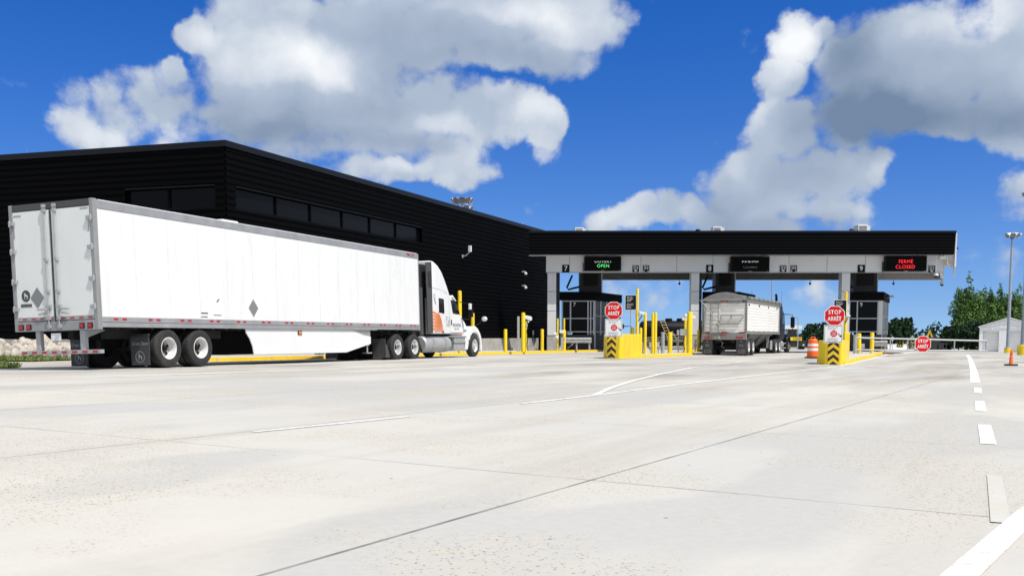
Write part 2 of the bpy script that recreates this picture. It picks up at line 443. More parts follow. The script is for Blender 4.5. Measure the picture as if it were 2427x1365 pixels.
    hgt = b.m('SUBTRACT', b.m('MULTIPLY', grain, 0.25), b.m('ADD', pit, joint))
    nt.links.new(b.n('ShaderNodeBump', {'Strength': 0.35, 'Distance': 0.012, 'Height': hgt}).outputs[0], p.inputs['Normal'])
    return m


M_pave = paving_mat()
M_field = mat('dry_field', (0.16, 0.17, 0.07), 0.95, var=0.3, scale=0.05)


# ------------------------------------------------------------------ mesh and object helpers
class MB:
    def __init__(self):
        self.v, self.f = [], []

    def add(self, vs, fs):
        o = len(self.v)
        self.v += [tuple(x) for x in vs]
        self.f += [tuple(i + o for i in f) for f in fs]
        return self

    def box(self, x0, x1, y0, y1, z0, z1):
        return self.add([(x0, y0, z0), (x1, y0, z0), (x1, y1, z0), (x0, y1, z0), (x0, y0, z1), (x1, y0, z1), (x1, y1, z1), (x0, y1, z1)],
                        [(0, 3, 2, 1), (4, 5, 6, 7), (0, 1, 5, 4), (1, 2, 6, 5), (2, 3, 7, 6), (3, 0, 4, 7)])

    def prism(self, poly, a, b, ax='z'):
        """polygon in the two other axes, extruded from a to b"""
        n = len(poly)
        mk = {'z': lambda p, t: (p[0], p[1], t), 'y': lambda p, t: (p[0], t, p[1]), 'x': lambda p, t: (t, p[0], p[1])}[ax]
        area = sum(poly[i][0] * poly[(i + 1) % n][1] - poly[(i + 1) % n][0] * poly[i][1] for i in range(n))
        if (area < 0) != (ax == 'y'):
            poly = poly[::-1]
        vs = [mk(p, a) for p in poly] + [mk(p, b) for p in poly]
        fs = [tuple(range(n - 1, -1, -1)), tuple(range(n, 2 * n))]
        fs += [(i, (i + 1) % n, n + (i + 1) % n, n + i) for i in range(n)]
        return self.add(vs, fs)

    def tube(self, pts, r, n=10, r1=None, caps=True):
        pts = [Vector(p) for p in pts]
        rings = []
        for i, p in enumerate(pts):
            d = (pts[min(i + 1, len(pts) - 1)] - pts[max(i - 1, 0)]).normalized()
            a = d.orthogonal() if abs(d.z) < 0.9 else Vector((1, 0, 0))
            if abs(d.z) < 0.9:
                a = d.cross(Vector((0, 0, 1)))
            a = (a - d * a.dot(d)).normalized()
            c = d.cross(a)
            rr = r if r1 is None else r + (r1 - r) * i / (len(pts) - 1)
            rings.append([p + a * (rr * math.cos(2 * math.pi * k / n)) + c * (rr * math.sin(2 * math.pi * k / n)) for k in range(n)])
        return self.rings(rings, caps)

    def rings(self, rings, caps=True):
        n = len(rings[0])
        vs = [v for r in rings for v in r]
        fs = []
        for i in range(len(rings) - 1):
            for k in range(n):
                fs.append((i * n + k, i * n + (k + 1) % n, (i + 1) * n + (k + 1) % n, (i + 1) * n + k))
        if caps:
            fs.append(tuple(range(n - 1, -1, -1)))
            fs.append(tuple((len(rings) - 1) * n + k for k in range(n)))
        return self.add(vs, fs)

    def lathe(self, prof, c=(0, 0, 0), axis='z', n=24, caps=False):
        """profile of (radius, along) round an axis through c"""
        rings = []
        for r, t in prof:
            ring = []
            for k in range(n):
                a = 2 * math.pi * k / n
                x, y = r * math.cos(a), r * math.sin(a)
                q = {'z': (x, y, t), 'y': (y, t, x), 'x': (t, x, y)}[axis]
                ring.append((c[0] + q[0], c[1] + q[1], c[2] + q[2]))
            rings.append(ring)
        return self.rings(rings, caps)

    def ball(self, c, r, n=12, m=8, s=(1, 1, 1)):
        prof = [(max(1e-4, r * math.sin(math.pi * i / m)), -r * math.cos(math.pi * i / m)) for i in range(m + 1)]
        o = len(self.v)
        self.lathe(prof, (0, 0, 0), 'z', n)
        for i in range(o, len(self.v)):
            x, y, z = self.v[i]
            self.v[i] = (c[0] + x * s[0], c[1] + y * s[1], c[2] + z * s[2])
        return self

    def poly(self, pts):
        return self.add(pts, [tuple(range(len(pts)))])

    def build(self, name, m, parent=None, smooth=None, bevel=0.0):
        me = bpy.data.meshes.new(name)
        me.from_pydata(self.v, [], self.f)
        me.materials.append(m)
        if smooth is not None:
            me.shade_smooth()
            me.set_sharp_from_angle(angle=math.radians(smooth))
        me.update()
        o = bpy.data.objects.new(name, me)
        COL.objects.link(o)
        if parent:
            o.parent = parent
        if bevel:
            bv = o.modifiers.new('bevel', 'BEVEL')
            bv.width, bv.segments, bv.limit_method, bv.angle_limit = bevel, 2, 'ANGLE', math.radians(40)
        return o


def tag(o, label, cat, group=None):
    o['label'] = label
    o['category'] = cat
    if group:
        o['group'] = group
    return o


def thing(name, label, cat, loc=(0, 0, 0), rz=0.0, group=None, rx=0.0):
    o = bpy.data.objects.new(name, None)
    COL.objects.link(o)
    o.location = loc
    o.rotation_euler = (rx, 0, rz)
    return tag(o, label, cat, group)


def dup(root, loc, rz, label, scale=1.0):
    r = root.copy()
    COL.objects.link(r)
    r.location, r.rotation_euler = loc, (0, 0, rz)
    r.scale = scale if hasattr(scale, '__len__') else (scale,) * 3
    r['label'] = label
    for ch in root.children:
        c = ch.copy()
        COL.objects.link(c)
        c.parent = r
        for g in ch.children:
            d = g.copy()
            COL.objects.link(d)
            d.parent = c
    return r


def struct(o, kind='structure'):
    o['kind'] = kind
    return o


def text(name, s, size, m, parent, org, right, up, sx=1.0, bold=0.0, space=1.0, shear=0.0, cut=None, align='CENTER'):
    """flat lettering as a mesh; org is the middle of the line, right and up are its directions"""
    cu = bpy.data.curves.new(name, 'FONT')
    cu.body, cu.size, cu.align_x, cu.align_y = s, size, align, 'CENTER'
    cu.offset, cu.space_character, cu.shear, cu.resolution_u = bold, space, shear, 3
    tmp = bpy.data.objects.new(name, cu)
    COL.objects.link(tmp)
    dg = bpy.context.evaluated_depsgraph_get()
    me = bpy.data.meshes.new_from_object(tmp.evaluated_get(dg))
    bpy.data.objects.remove(tmp)
    right, up = Vector(right).normalized(), Vector(up).normalized()
    nrm = right.cross(up)
    mt = Matrix((right * sx, up, nrm)).transposed().to_4x4()
    if cut:
        import bmesh
        bm = bmesh.new()
        bm.from_mesh(me)
        for co, no in cut:
            bmesh.ops.bisect_plane(bm, geom=bm.verts[:] + bm.edges[:] + bm.faces[:], plane_co=co, plane_no=no, clear_outer=True)
        bm.to_mesh(me)
        bm.free()
    me.transform(Matrix.Translation(org) @ mt)
    me.materials.clear()
    me.materials.append(m)
    me.name = name
    o = bpy.data.objects.new(name, me)
    COL.objects.link(o)
    o.parent = parent
    return o


# ------------------------------------------------------------------ the ground
def sheet(name, xs, ys, zoff, m, kind='structure', cut=None):
    V = [(x, y, gz(x, y) + zoff) for y in ys for x in xs]
    n = len(xs)
    F = [(j * n + i, j * n + i + 1, (j + 1) * n + i + 1, (j + 1) * n + i) for j in range(len(ys) - 1) for i in range(n - 1)]
    return struct(MB().add(V, F).build(name, m), kind)


XS = [-900, -400, -200, -120, -80] + list(range(-60, 92, 2)) + [100, 140, 200, 400, 1200]
YS = [-60, -30, -12] + list(range(-4, 136, 1)) + [145, 156]
sheet('paved_ground', XS, YS, 0, M_pave)
sheet('field', [-2500, -600, -100, 0, 100, 400, 800, 3000], [156, 170, 200, 300, 600, 1500, 4500], 0, M_field)


def strip(pts, w, m, name='road_marking', zoff=0.006, w1=None):
    """painted line along ground points, following the paving"""
    P = [Vector((p[0], p[1], 0)) for p in pts]
    dense = [P[0]]
    for a, b_ in zip(P, P[1:]):
        k = max(1, int((b_ - a).length / 0.8))
        dense += [a.lerp(b_, i / k) for i in range(1, k + 1)]
    vs = []
    for i, p in enumerate(dense):
        d = (dense[min(i + 1, len(dense) - 1)] - dense[max(0, i - 1)]).normalized()
        nn = Vector((-d.y, d.x, 0))
        ww = w if w1 is None else w + (w1 - w) * i / (len(dense) - 1)
        for s in (1, -1):
            q = p + nn * (s * ww / 2)
            vs.append((q.x, q.y, gz(q.x, q.y) + zoff))
    fs = [(2 * i, 2 * i + 1, 2 * i + 3, 2 * i + 2) for i in range(len(dense) - 1)]
    return struct(MB().add(vs, fs).build(name, m))


def G(*pp):
    return [ground(*p) for p in pp]


strip(G((232, 895), (720, 878), (1200, 862), (1438, 852)), 0.11, M_line)
strip(G((1235, 957), (1410, 937), (1600, 913), (1800, 889), (1990, 868)), 0.10, M_line)
strip(G((1990, 868), (2050, 854.5), (2104, 841), (2140, 838.5)), 0.12, M_line, zoff=0.010)
strip(G((1410, 937), (1450, 919), (1500, 903), (1560, 888), (1640, 872), (1760, 858), (1900, 846)), 0.11, M_line, zoff=0.010)
strip(G((600, 1024), (968, 987.5)), 0.085, M_line)
strip(G((1590, 851), (1745, 857)), 0.09, M_faded)
strip(G((2020, 868), (2300, 878)), 0.12, M_line)
strip(G((2293, 841), (2299, 850), (2303, 862), (2308, 880), (2312, 907)), 0.22, M_line)
for a_, b_ in (((2317, 919), (2318, 932)), ((2322, 951), (2325, 975)), ((2333, 1007), (2343, 1053))):
    strip(G(a_, b_), 0.14, M_line)
strip(G((2357, 1128), (2372, 1240)), 0.10, M_faded)
strip(G((2600, 1090), (2445, 1213), (2278, 1365), (2180, 1460)), 0.135, M_line, zoff=0.010)
for a_, b_ in (((2171, 843), (2194, 843.8)), ((2216, 845), (2241, 846)), ((2271, 847), (2296, 848)), ((2320, 849), (2345, 850)),
               ((2371, 851), (2394, 852.3)), ((2420, 853.2), (2446, 854.4))):
    strip(G(a_, b_), 0.13, M_line)
strip(G((2140, 838.5), (2160, 834.5), (2176, 832)), 0.2, M_line)


def island(name, poly, h=0.15, kerbw=0.18, mk=M_kerb):
    """raised slab with a painted kerb round it"""
    n = len(poly)
    P = [Vector((x, y, 0)) for x, y in poly]
    area = sum(P[i].x * P[(i + 1) % n].y - P[(i + 1) % n].x * P[i].y for i in range(n))
    if area < 0:
        P = P[::-1]
    # subdivide long edges so that the slab follows the paving
    Q = []
    for i in range(n):
        a, b_ = P[i], P[(i + 1) % n]
        k = max(1, int((b_ - a).length / 1.5))
        Q += [a.lerp(b_, j / k) for j in range(k)]
    n = len(Q)
    inn = []
    for i in range(n):
        d0, d1 = (Q[i] - Q[i - 1]).normalized(), (Q[(i + 1) % n] - Q[i]).normalized()
        n0, n1 = Vector((-d0.y, d0.x, 0)), Vector((-d1.y, d1.x, 0))
        bi = (n0 + n1)
        bi = bi.normalized() / max(0.4, bi.normalized().dot(n0))
        inn.append(Q[i] + bi * kerbw)
    zz = lambda q, t: (q.x, q.y, gz(q.x, q.y) + t)
    vs = [zz(q, -0.05) for q in Q] + [zz(q + (r - q) * 0.12, h - 0.015) for q, r in zip(Q, inn)] + \
         [zz(q + (r - q) * 0.25, h) for q, r in zip(Q, inn)] + [zz(r, h) for r in inn] + [zz(r, h - 0.05) for r in inn]
    fs = [(k * n + i, k * n + (i + 1) % n, (k + 1) * n + (i + 1) % n, (k + 1) * n + i) for k in range(4) for i in range(n)]
    kb = struct(MB().add(vs, fs).build('kerb', mk))
    top = struct(MB().poly([zz(r, h - 0.004) for r in inn]).build('pavement', M_slab))
    return kb, top


# pavement along the dark building, wrapping its corner
island('pavement', [(-20.2, 44.6), (-19.1, 41.8), (-16.2, 39.0), (-13.4, 37.4), (-12.0, 37.2), (-11.0, 38.1), (-10.0, 40.6), (-7.4, 45.4), (-4.2, 50.8),
                    (0.45, 58.0), (3.4, 63.4), (5.6, 67.5), (6.6, 71.5), (7.3, 77.5), (4.0, 79.0), (0.2, 73.0), (-11.9, 45.0), (-12.9, 43.8)])
island('traffic_island', [(4.62, 45.7), (5.0, 45.25), (6.3, 47.6), (8.2, 51.0), (10.15, 54.6), (9.9, 55.8), (15.5, 78.0), (13.0, 79.0), (9.0, 64.0), (6.5, 55.0), (5.15, 49.0)])
island('traffic_island', [(12.72, 39.9), (12.85, 39.3), (13.4, 39.1), (15.6, 44.2), (17.8, 49.3), (21.6, 57.6), (24.6, 64.6), (27.3, 71.5), (29.5, 78.0), (26.0, 79.5),
                          (22.5, 66.0), (19.5, 58.0), (16.5, 50.0), (14.2, 44.0)])


# ------------------------------------------------------------------ the dark warehouse
def ribs(mb, p0, p1, z0, z1, pitch, depth, n):
    """horizontal ribbed cladding from p0 to p1, facing n"""
    k = max(1, round((z1 - z0) / pitch))
    h = (z1 - z0) / k
    prof = []
    for i in range(k):
        b_ = z0 + i * h
        prof += [(b_, 0.0), (b_ + h * 0.35, 0.0), (b_ + h * 0.45, depth), (b_ + h * 0.92, depth)]
    prof.append((z1, 0.0))
    p0, p1, n = Vector(p0), Vector(p1), Vector(n)
    vs = []
    for z, o in prof:
        for p in (p0, p1):
            q = p + n * o
            vs.append((q.x, q.y, z))
    m = len(prof)
    return mb.add(vs, [(2 * i, 2 * i + 1, 2 * i + 3, 2 * i + 2) for i in range(m - 1)])


KB = 1.10
BC = Vector((-11.1 * KB, 38.2 * KB, 0))                       # the corner nearest the camera
BT = Vector((0.4177, 1, 0)).normalized()            # along the long wall
BL = Vector((-0.958, 0.287, 0)).normalized()        # along the left wall
BN = Vector((BT.y, -BT.x, 0))                       # outward from the long wall
BM = Vector((-BL.y, BL.x, 0))
if BM.y > 0:
    BM = -BM
LEN, LLEN, ROOF = 35.6 * KB, 34.0 * KB, 9.29
RT = ROOF - 0.26
PZ = 0.86
bld = thing('warehouse', 'long black ribbed metal warehouse behind the white truck', 'building', (BC.x, BC.y, gz(BC.x, BC.y)))
BI = Matrix.Translation(-Vector(bld.location))


def bpart(mb, name, m, parent=None, **k):
    o = mb.build(name, m, parent or bld, **k)
    if not parent:
        o.data.transform(BI)
    return o


def wpt(s, off=0.0, wall='r'):
    return (BC + BT * s + BN * off) if wall == 'r' else (BC + BL * s + BM * off)


def wall_s(px, py=600, wall='r'):
    d = ray(px, py)
    t = BT if wall == 'r' else BL
    # solve BC + t s = k d
    det = d[0] * (-t.y) + t.x * d[1]
    k = (BC.x * (-t.y) + t.x * BC.y) / det
    return ((d[0] * k - BC.x) / t.x)


WZ0, WZ1 = 6.52, 7.42
sides = [wall_s(px) for px in (561, 661, 742, 817, 882, 943, 999)]
left = [wall_s(px, wall='l') for px in (514, 400, 302)]
m1 = MB()
ribs(m1, wpt(0), wpt(LEN), PZ, WZ0, 0.26, 0.04, BN)
ribs(m1, wpt(0), wpt(sides[0]), WZ0, WZ1, 0.26, 0.04, BN)
ribs(m1, wpt(sides[-1]), wpt(LEN), WZ0, WZ1, 0.26, 0.04, BN)
ribs(m1, wpt(0), wpt(LEN), WZ1, RT, 0.26, 0.04, BN)
bpart(m1, 'side_wall', M_clad)
m1 = MB()
ribs(m1, wpt(0, 0, 'l'), wpt(LLEN, 0, 'l'), PZ, WZ0, 0.26, 0.04, BM)
ribs(m1, wpt(0, 0, 'l'), wpt(left[0], 0, 'l'), WZ0, WZ1, 0.26, 0.04, BM)
ribs(m1, wpt(left[-1], 0, 'l'), wpt(LLEN, 0, 'l'), WZ0, WZ1, 0.26, 0.04, BM)
ribs(m1, wpt(0, 0, 'l'), wpt(LLEN, 0, 'l'), WZ1, RT, 0.26, 0.04, BM)
bpart(m1, 'front_wall', M_clad)
# solid body behind the cladding
inn = [BC + BT * 0.3 + BL * 0.3, BC + BT * (LEN - 0.02) + BL * 0.3, BC + BT * (LEN - 0.02) + BL * LLEN, BC + BL * LLEN + BT * 0.3]
bpart(MB().prism([(p.x, p.y) for p in inn], -0.3, RT - 0.1), 'rear_wall', M_clad)
# end strip of cladding edge seen past the wall
bpart(MB().prism([(p.x, p.y) for p in (wpt(LEN - 0.05), wpt(LEN + 0.02, 0.03), wpt(LEN + 0.02, -0.4), wpt(LEN - 0.05, -0.4))], -0.3, RT), 'corner_trim', M_clad)
# plinth and coping
pl = [BC + BN * 0.05 + BM * 0.05, wpt(LEN - 2.2, 0.05), wpt(LEN - 2.2, -0.28), BC + BT * 0.28 - BM * 0.28, wpt(LLEN, -0.28, 'l'), wpt(LLEN, 0.05, 'l')]
bpart(MB().prism([(p.x, p.y) for p in pl], -0.4, PZ), 'plinth', M_conc, bevel=0.02)
cp = [BC + BN * 0.09 + BM * 0.09, wpt(LEN + 0.05, 0.09), wpt(LEN + 0.05, -0.4), BC + BT * 0.4 - BM * 0.4, wpt(LLEN, -0.4, 'l'), wpt(LLEN, 0.09, 'l')]
bpart(MB().prism([(p.x, p.y) for p in cp], RT, ROOF), 'coping', M_coping)
rf = [BC + BT * 0.35 + BL * 0.35, wpt(LEN - 0.1, -0.35), wpt(LEN - 0.1, -LLEN + 1), wpt(LLEN - 1, -0.4, 'l')]
bpart(MB().prism([(p.x, p.y) for p in rf], RT - 0.1, RT + 0.06), 'roof', M_coping)
for W_, S_ in (('r', sides), ('l', left)):
    for a_, b_ in zip(S_, S_[1:]):
        q = [wpt(a_, -0.16, W_), wpt(b_, -0.16, W_), wpt(b_, -0.24, W_), wpt(a_, -0.24, W_)]
        fm = MB()
        t_ = 0.05
        for c0, c1, z0, z1 in ((a_, a_ + t_, WZ0, WZ1), (b_ - t_, b_, WZ0, WZ1), (a_ + t_, b_ - t_, WZ0, WZ0 + t_), (a_ + t_, b_ - t_, WZ1 - t_, WZ1)):
            fm.prism([(p.x, p.y) for p in (wpt(c0, -0.10, W_), wpt(c1, -0.10, W_), wpt(c1, -0.26, W_), wpt(c0, -0.26, W_))], z0, z1)
        win = bpart(fm, 'window', M_clad)
        pane = MB().prism([(p.x, p.y) for p in (wpt(a_ + t_, -0.17, W_), wpt(b_ - t_, -0.17, W_), wpt(b_ - t_, -0.19, W_), wpt(a_ + t_, -0.19, W_))], WZ0 + t_, WZ1 - t_)
        o = pane.build('pane', M_glass, win)
        o.data.transform(BI)
# reveal of the window band
for W_, S_ in (('r', sides), ('l', left)):
    rv = MB()
    lo, hi = min(S_), max(S_)
    rv.prism([(p.x, p.y) for p in (wpt(lo, 0.04, W_), wpt(hi, 0.04, W_), wpt(hi, -0.27, W_), wpt(lo, -0.27, W_))], WZ0 - 0.05, WZ0 - 0.005)
    rv.prism([(p.x, p.y) for p in (wpt(lo, 0.04, W_), wpt(hi, 0.04, W_), wpt(hi, -0.27, W_), wpt(lo, -0.27, W_))], WZ1 + 0.005, WZ1 + 0.05)
    bpart(rv, 'window_sill', M_coping)


def wall_xy(px, py):
    s = wall_s(px, py)
    p = wpt(s, 0.05)
    d = ray(px, py)
    return p, EYE + d[2] * p.y / d[1]


WR = math.atan2(-BN.x, BN.y) + math.pi              # faces outward: local -Y is the wall normal


def wall_camera(px, py, label, big=1.0, long=False):
    p, z = wall_xy(px, py)
    r = thing('security_camera', label, 'camera', (p.x, p.y, z), math.atan2(BN.y, BN.x) + math.pi / 2, 'cameras and lamps on the black wall')
    if long:
        MB().tube([(0, 0, -0.05), (0.02, -0.25, 0.0), (0.08, -0.5, 0.22)], 0.035, 8).build('arm', M_galv, r, smooth=40)
        MB().box(-0.02, 0.13, -0.62, -0.42, 0.22, 0.62).build('housing', M_white, r, bevel=0.02)
        MB().box(-0.08, 0.08, -0.05, 0.0, -0.14, 0.06).build('base_plate', M_galv, r)
    else:
        MB().tube([(0, 0, 0.08), (0, -0.22, 0.10), (0, -0.28, 0.02)], 0.03, 8).build('arm', M_white, r, smooth=40)
        MB().lathe([(0.001, 0.06), (0.09, 0.04), (0.12, -0.03), (0.12, -0.10), (0.08, -0.16), (0.001, -0.18)], (0, -0.28, 0), 'z', 14).build('housing', M_white, r, smooth=50)
        MB().ball((0, -0.28, -0.15), 0.075, 10, 6).build('dome', M_black, r, smooth=60)


wall_camera(1094, 606, 'white tubular floodlight on a bent arm high on the black wall', long=True)
wall_camera(1236, 647, 'upper white dome camera on the black wall near lane 7')
wall_camera(1236, 680, 'lower white dome camera on the black wall near lane 7')
p, z = wall_xy(1261, 788)
bx = thing('junction_box', 'small pale box low on the black wall behind the kerb bollards', 'box', (p.x, p.y, z), math.atan2(BN.y, BN.x) + math.pi / 2)
MB().box(-0.06, 0.06, -0.1, 0, -0.16, 0.16).build('cover', M_white, bx, bevel=0.01)
MB().box(-0.02, 0.02, -0.06, 0, -0.9, -0.165).build('conduit', M_galv, bx)
# roof-edge gear at the far end of the long wall
p = wpt(wall_s(1279, 548), -0.8)
ru = thing('roof_beacon', 'small white box with an aerial on the far roof edge of the black building', 'equipment', (p.x, p.y, RT + 0.06))
MB().box(-0.16, 0.16, -0.12, 0.12, 0.12, 0.34).build('housing', M_white, ru, bevel=0.01)
MB().tube([(-0.6, 0, 0), (-0.6, 0, 0.75)], 0.012, 6).build('aerial', M_white, ru)
MB().tube([(0, 0, 0.0), (0, 0, 0.12)], 0.04, 6).build('mount', M_galv, ru)
for px, lab in ((54, 'thin lightning rod on the left roof edge of the black building'), (541, 'thin lightning rod at the near roof corner of the black building')):
    sw = wall_s(px, wall='l')
    p = wpt(sw, -0.5, 'l')
    lr = thing('lightning_rod', lab, 'lightning rod', (p.x, p.y, RT + 0.06), group='lightning rods on the roof')
    MB().tube([(0, 0, 0.08), (0, 0, 0.62)], 0.008, 6, r1=0.004).build('rod', M_galv, lr)
    MB().lathe([(0.06, 0), (0.06, 0.02), (0.02, 0.08)], (0, 0, 0), 'z', 10, True).build('base', M_galv, lr)

# ------------------------------------------------------------------ the inspection canopy
CR = Vector((2.4, 68.0, gz(2.4, 68)))
can = thing('canopy', 'black and grey roof spanning the numbered truck lanes', 'canopy', CR)
CI = Matrix.Translation(-CR)
SK = 0.46                                            # the lanes run back at this slope


def cpart(mb, name, m, **k):
    o = mb.build(name, m, can, **k)
    o.data.transform(CI)
    return o


XL, XR = 1.15, 30.25
YF, YB = 66.9, 79.0
par = lambda x0, x1, y0, y1: [(x0 + SK * (y0 - YF), y0), (x1 + SK * (y0 - YF), y0), (x1 + SK * (y1 - YF), y1), (x0 + SK * (y1 - YF), y1)]
mb = MB()
ribs(mb, (XL, YF, 0), (XR - 0.12, YF, 0), 6.60, 8.02, 0.20, 0.05, (0, -1, 0))
cpart(mb, 'front_cladding', M_clad2)
cpart(MB().prism([(XL, YF - 0.09), (XR, YF - 0.09), (XR, YF + 0.25), (XL, YF + 0.25)], 8.02, 8.16), 'coping', M_coping)
cpart(MB().prism([(XL, YF - 0.07), (XR - 0.15, YF - 0.07), (XR - 0.15, YF + 0.1), (XL, YF + 0.1)], 6.53, 6.598), 'drip_edge', M_coping)
cpart(MB().prism(par(XL + 2.6, XR - 0.1, YF + 0.1, YB), 7.4, 7.9), 'roof', M_coping)
cpart(MB().prism(par(XL + 2.6, XR - 0.1, YF + 0.12, YB), 6.56, 6.62), 'soffit', M_fascia)
cpart(MB().box(XL + 0.02, XL + 3.7, YF + 0.12, 68.0, 6.535, 6.557), 'soffit_return', M_fascia)
# right end panel: raked cladding edge, pale inner face
e0, e1 = XR, XR + 0.05
cpart(MB().prism([(YF - 0.06, 8.02), (YF + 0.05, 6.6), (YF + 0.3, 6.6), (YF + 0.3, 8.02)], XR - 0.115, XR - 0.01, 'x'), 'corner_trim', M_clad2)
o = MB()
for ya, yb in ((YF + 0.3, YB),):
    xa, xb = XR - 0.02 + 0.445 * (ya - YF), XR - 0.02 + 0.445 * (yb - YF)
    o.prism([(xa, ya), (xb, yb), (xb + 0.12, yb), (xa + 0.12, ya)], 5.75, 8.05)
cpart(o, 'end_panel', M_fascia)
# front band of grey panels with open joints
seams = [1294, 1350, 1434, 1519, 1604, 1690, 1780, 1870, 1960, 2051, 2140, 2237]
bx = [at(p_, 630, 68.0).x for p_ in seams]
mb = MB()
for a_, b_ in zip(bx, bx[1:]):
    mb.box(a_ + 0.012, b_ - 0.012, 68.0, 68.22, 5.46, 6.55)
cpart(mb, 'front_band', M_fascia, bevel=0.008)
cpart(MB().box(bx[0] + 0.02, bx[-1] - 0.02, 68.04, 68.2, 5.40, 5.455), 'band_trim', M_mull)
cpart(MB().box(bx[0] + 0.01, bx[-1] - 0.01, 68.06, 68.18, 5.50, 6.50), 'band_frame', M_navy)
# end return of the band
xe = bx[-1]
cpart(MB().prism([(xe - 0.2, 68.24), (xe - 0.02, 68.24), (xe - 0.02 + SK * 8.2, 76.5), (xe - 0.2 + SK * 8.2, 76.5)], 5.46, 6.55), 'end_band', M_fascia)
# rear band
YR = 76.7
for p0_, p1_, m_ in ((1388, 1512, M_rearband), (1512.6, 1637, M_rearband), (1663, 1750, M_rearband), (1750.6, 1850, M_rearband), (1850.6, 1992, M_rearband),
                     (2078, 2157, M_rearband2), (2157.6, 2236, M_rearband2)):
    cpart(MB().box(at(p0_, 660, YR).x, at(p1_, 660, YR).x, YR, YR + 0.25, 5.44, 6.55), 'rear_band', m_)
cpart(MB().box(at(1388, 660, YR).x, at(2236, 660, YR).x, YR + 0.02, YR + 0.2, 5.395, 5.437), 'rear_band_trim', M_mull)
# columns: grey panels in front, dark flank, concrete foot
for p0_, p1_, p2_, pw in ((1297.5, 1318, 1327, 0), (1637, 1656, 1664.5, 0), (1993, 2012.5, 2015.5, 0)):
    x0, x1, x2 = (at(q, 740, 68.3).x for q in (p0_, p1_, p2_))
    g0 = gz(x0, 68.6) + 0.1
    zc = g0 + 1.05
    col = MB()
    for z0, z1 in ((zc + 0.06, 2.75), (2.78, 4.1), (4.13, 5.43)):
        col.box(x0, x1, 68.25, 68.95, z0, z1)
    cpart(col, 'column', M_fascia, bevel=0.006)
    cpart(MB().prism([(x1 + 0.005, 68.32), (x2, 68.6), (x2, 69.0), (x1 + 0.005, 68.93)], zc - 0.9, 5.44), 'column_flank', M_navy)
    cpart(MB().box(x0 - 0.03, x1 + 0.004, 68.2, 69.0, g0 - 0.3, zc), 'column_foot', M_conc, bevel=0.02)
    # rear post under the far edge
    xr = (x0 + x1) / 2 + SK * 8.2
    if p0_ < 1900:
        cpart(MB().box(xr - 0.3, xr + 0.3, YR + 0.3, YR + 0.9, gz(xr, YR), 6.5), 'rear_column', M_fascia)


def on_band(px, py):
    p = at(px, py, 67.99)
    return p


def lane_number(n, px, py, label):
    p = on_band(px, py)
    r = thing('lane_number_sign', label, 'sign', (p.x, 67.995, p.z), group='lane number signs')
    MB().box(-0.27, 0.27, -0.03, 0, -0.28, 0.28).build('plate', M_white, r)
    MB().box(-0.26, 0.26, -0.036, -0.031, -0.27, 0.27).build('face', M_sign_black, r)
    text('numeral', n, 0.46, M_sign_white, r, (0, -0.04, 0.0), (1, 0, 0), (0, 0, 1), bold=0.004)


lane_number('7', 1341, 637, 'square black plate with a white 7 on the grey canopy band')
lane_number('8', 1682, 637, 'square black plate with a white 8 on the grey canopy band')
lane_number('9', 2041, 637, 'square black plate with a white 9 on the grey canopy band')


def clearance(l1, l2, px, py, label, kind):
    p = on_band(px, py)
    r = thing('clearance_sign', label, 'sign', (p.x, 67.995, p.z), group='clearance height signs')
    MB().box(-0.25, 0.25, -0.03, 0, -0.25, 0.25).build('plate', M_white, r)
    MB().box(-0.235, 0.235, -0.036, -0.031, -0.235, 0.235).build('face', M_sign_black, r)
    text('lettering', l1, 0.15, M_sign_white, r, (0, -0.04, 0.14), (1, 0, 0), (0, 0, 1), bold=0.004)
    text('lettering', l2, 0.15, M_sign_white, r, (0, -0.04, 0.0), (1, 0, 0), (0, 0, 1), bold=0.004)
    a = MB()
    if kind == 'down':
        a.poly([(-0.15, -0.04, -0.10), (0, -0.04, -0.20), (0.15, -0.04, -0.10), (0.06, -0.04, -0.10), (0.0, -0.04, -0.07), (-0.06, -0.04, -0.10)])
    else:
        for s in (-1, 1):
            a.poly([(s * 0.15 - 0.045, -0.04, -0.2), (s * 0.15 + 0.045, -0.04, -0.2), (s * 0.15, -0.04, -0.08)])
    a.build('arrow', M_sign_white, r)


clearance('5.0 m', "16'-4\"", 1506.5, 637, 'black clearance sign with one arrow right of the green OPEN display', 'down')
clearance('5.5 m', "18'-0\"", 1531, 637, 'black clearance sign with two arrow tips right of the green OPEN display', 'sides')
clearance('5.0 m', "16'-4\"", 1856, 637, 'black clearance sign with one arrow right of the dark unlit display', 'down')
clearance('5.5 m', "18'-0\"", 1881, 637, 'black clearance sign with two arrow tips right of the dark unlit display', 'sides')
clearance('5.0 m', "16'-4\"", 2208, 638, 'black clearance sign right of the red CLOSED display', 'down')


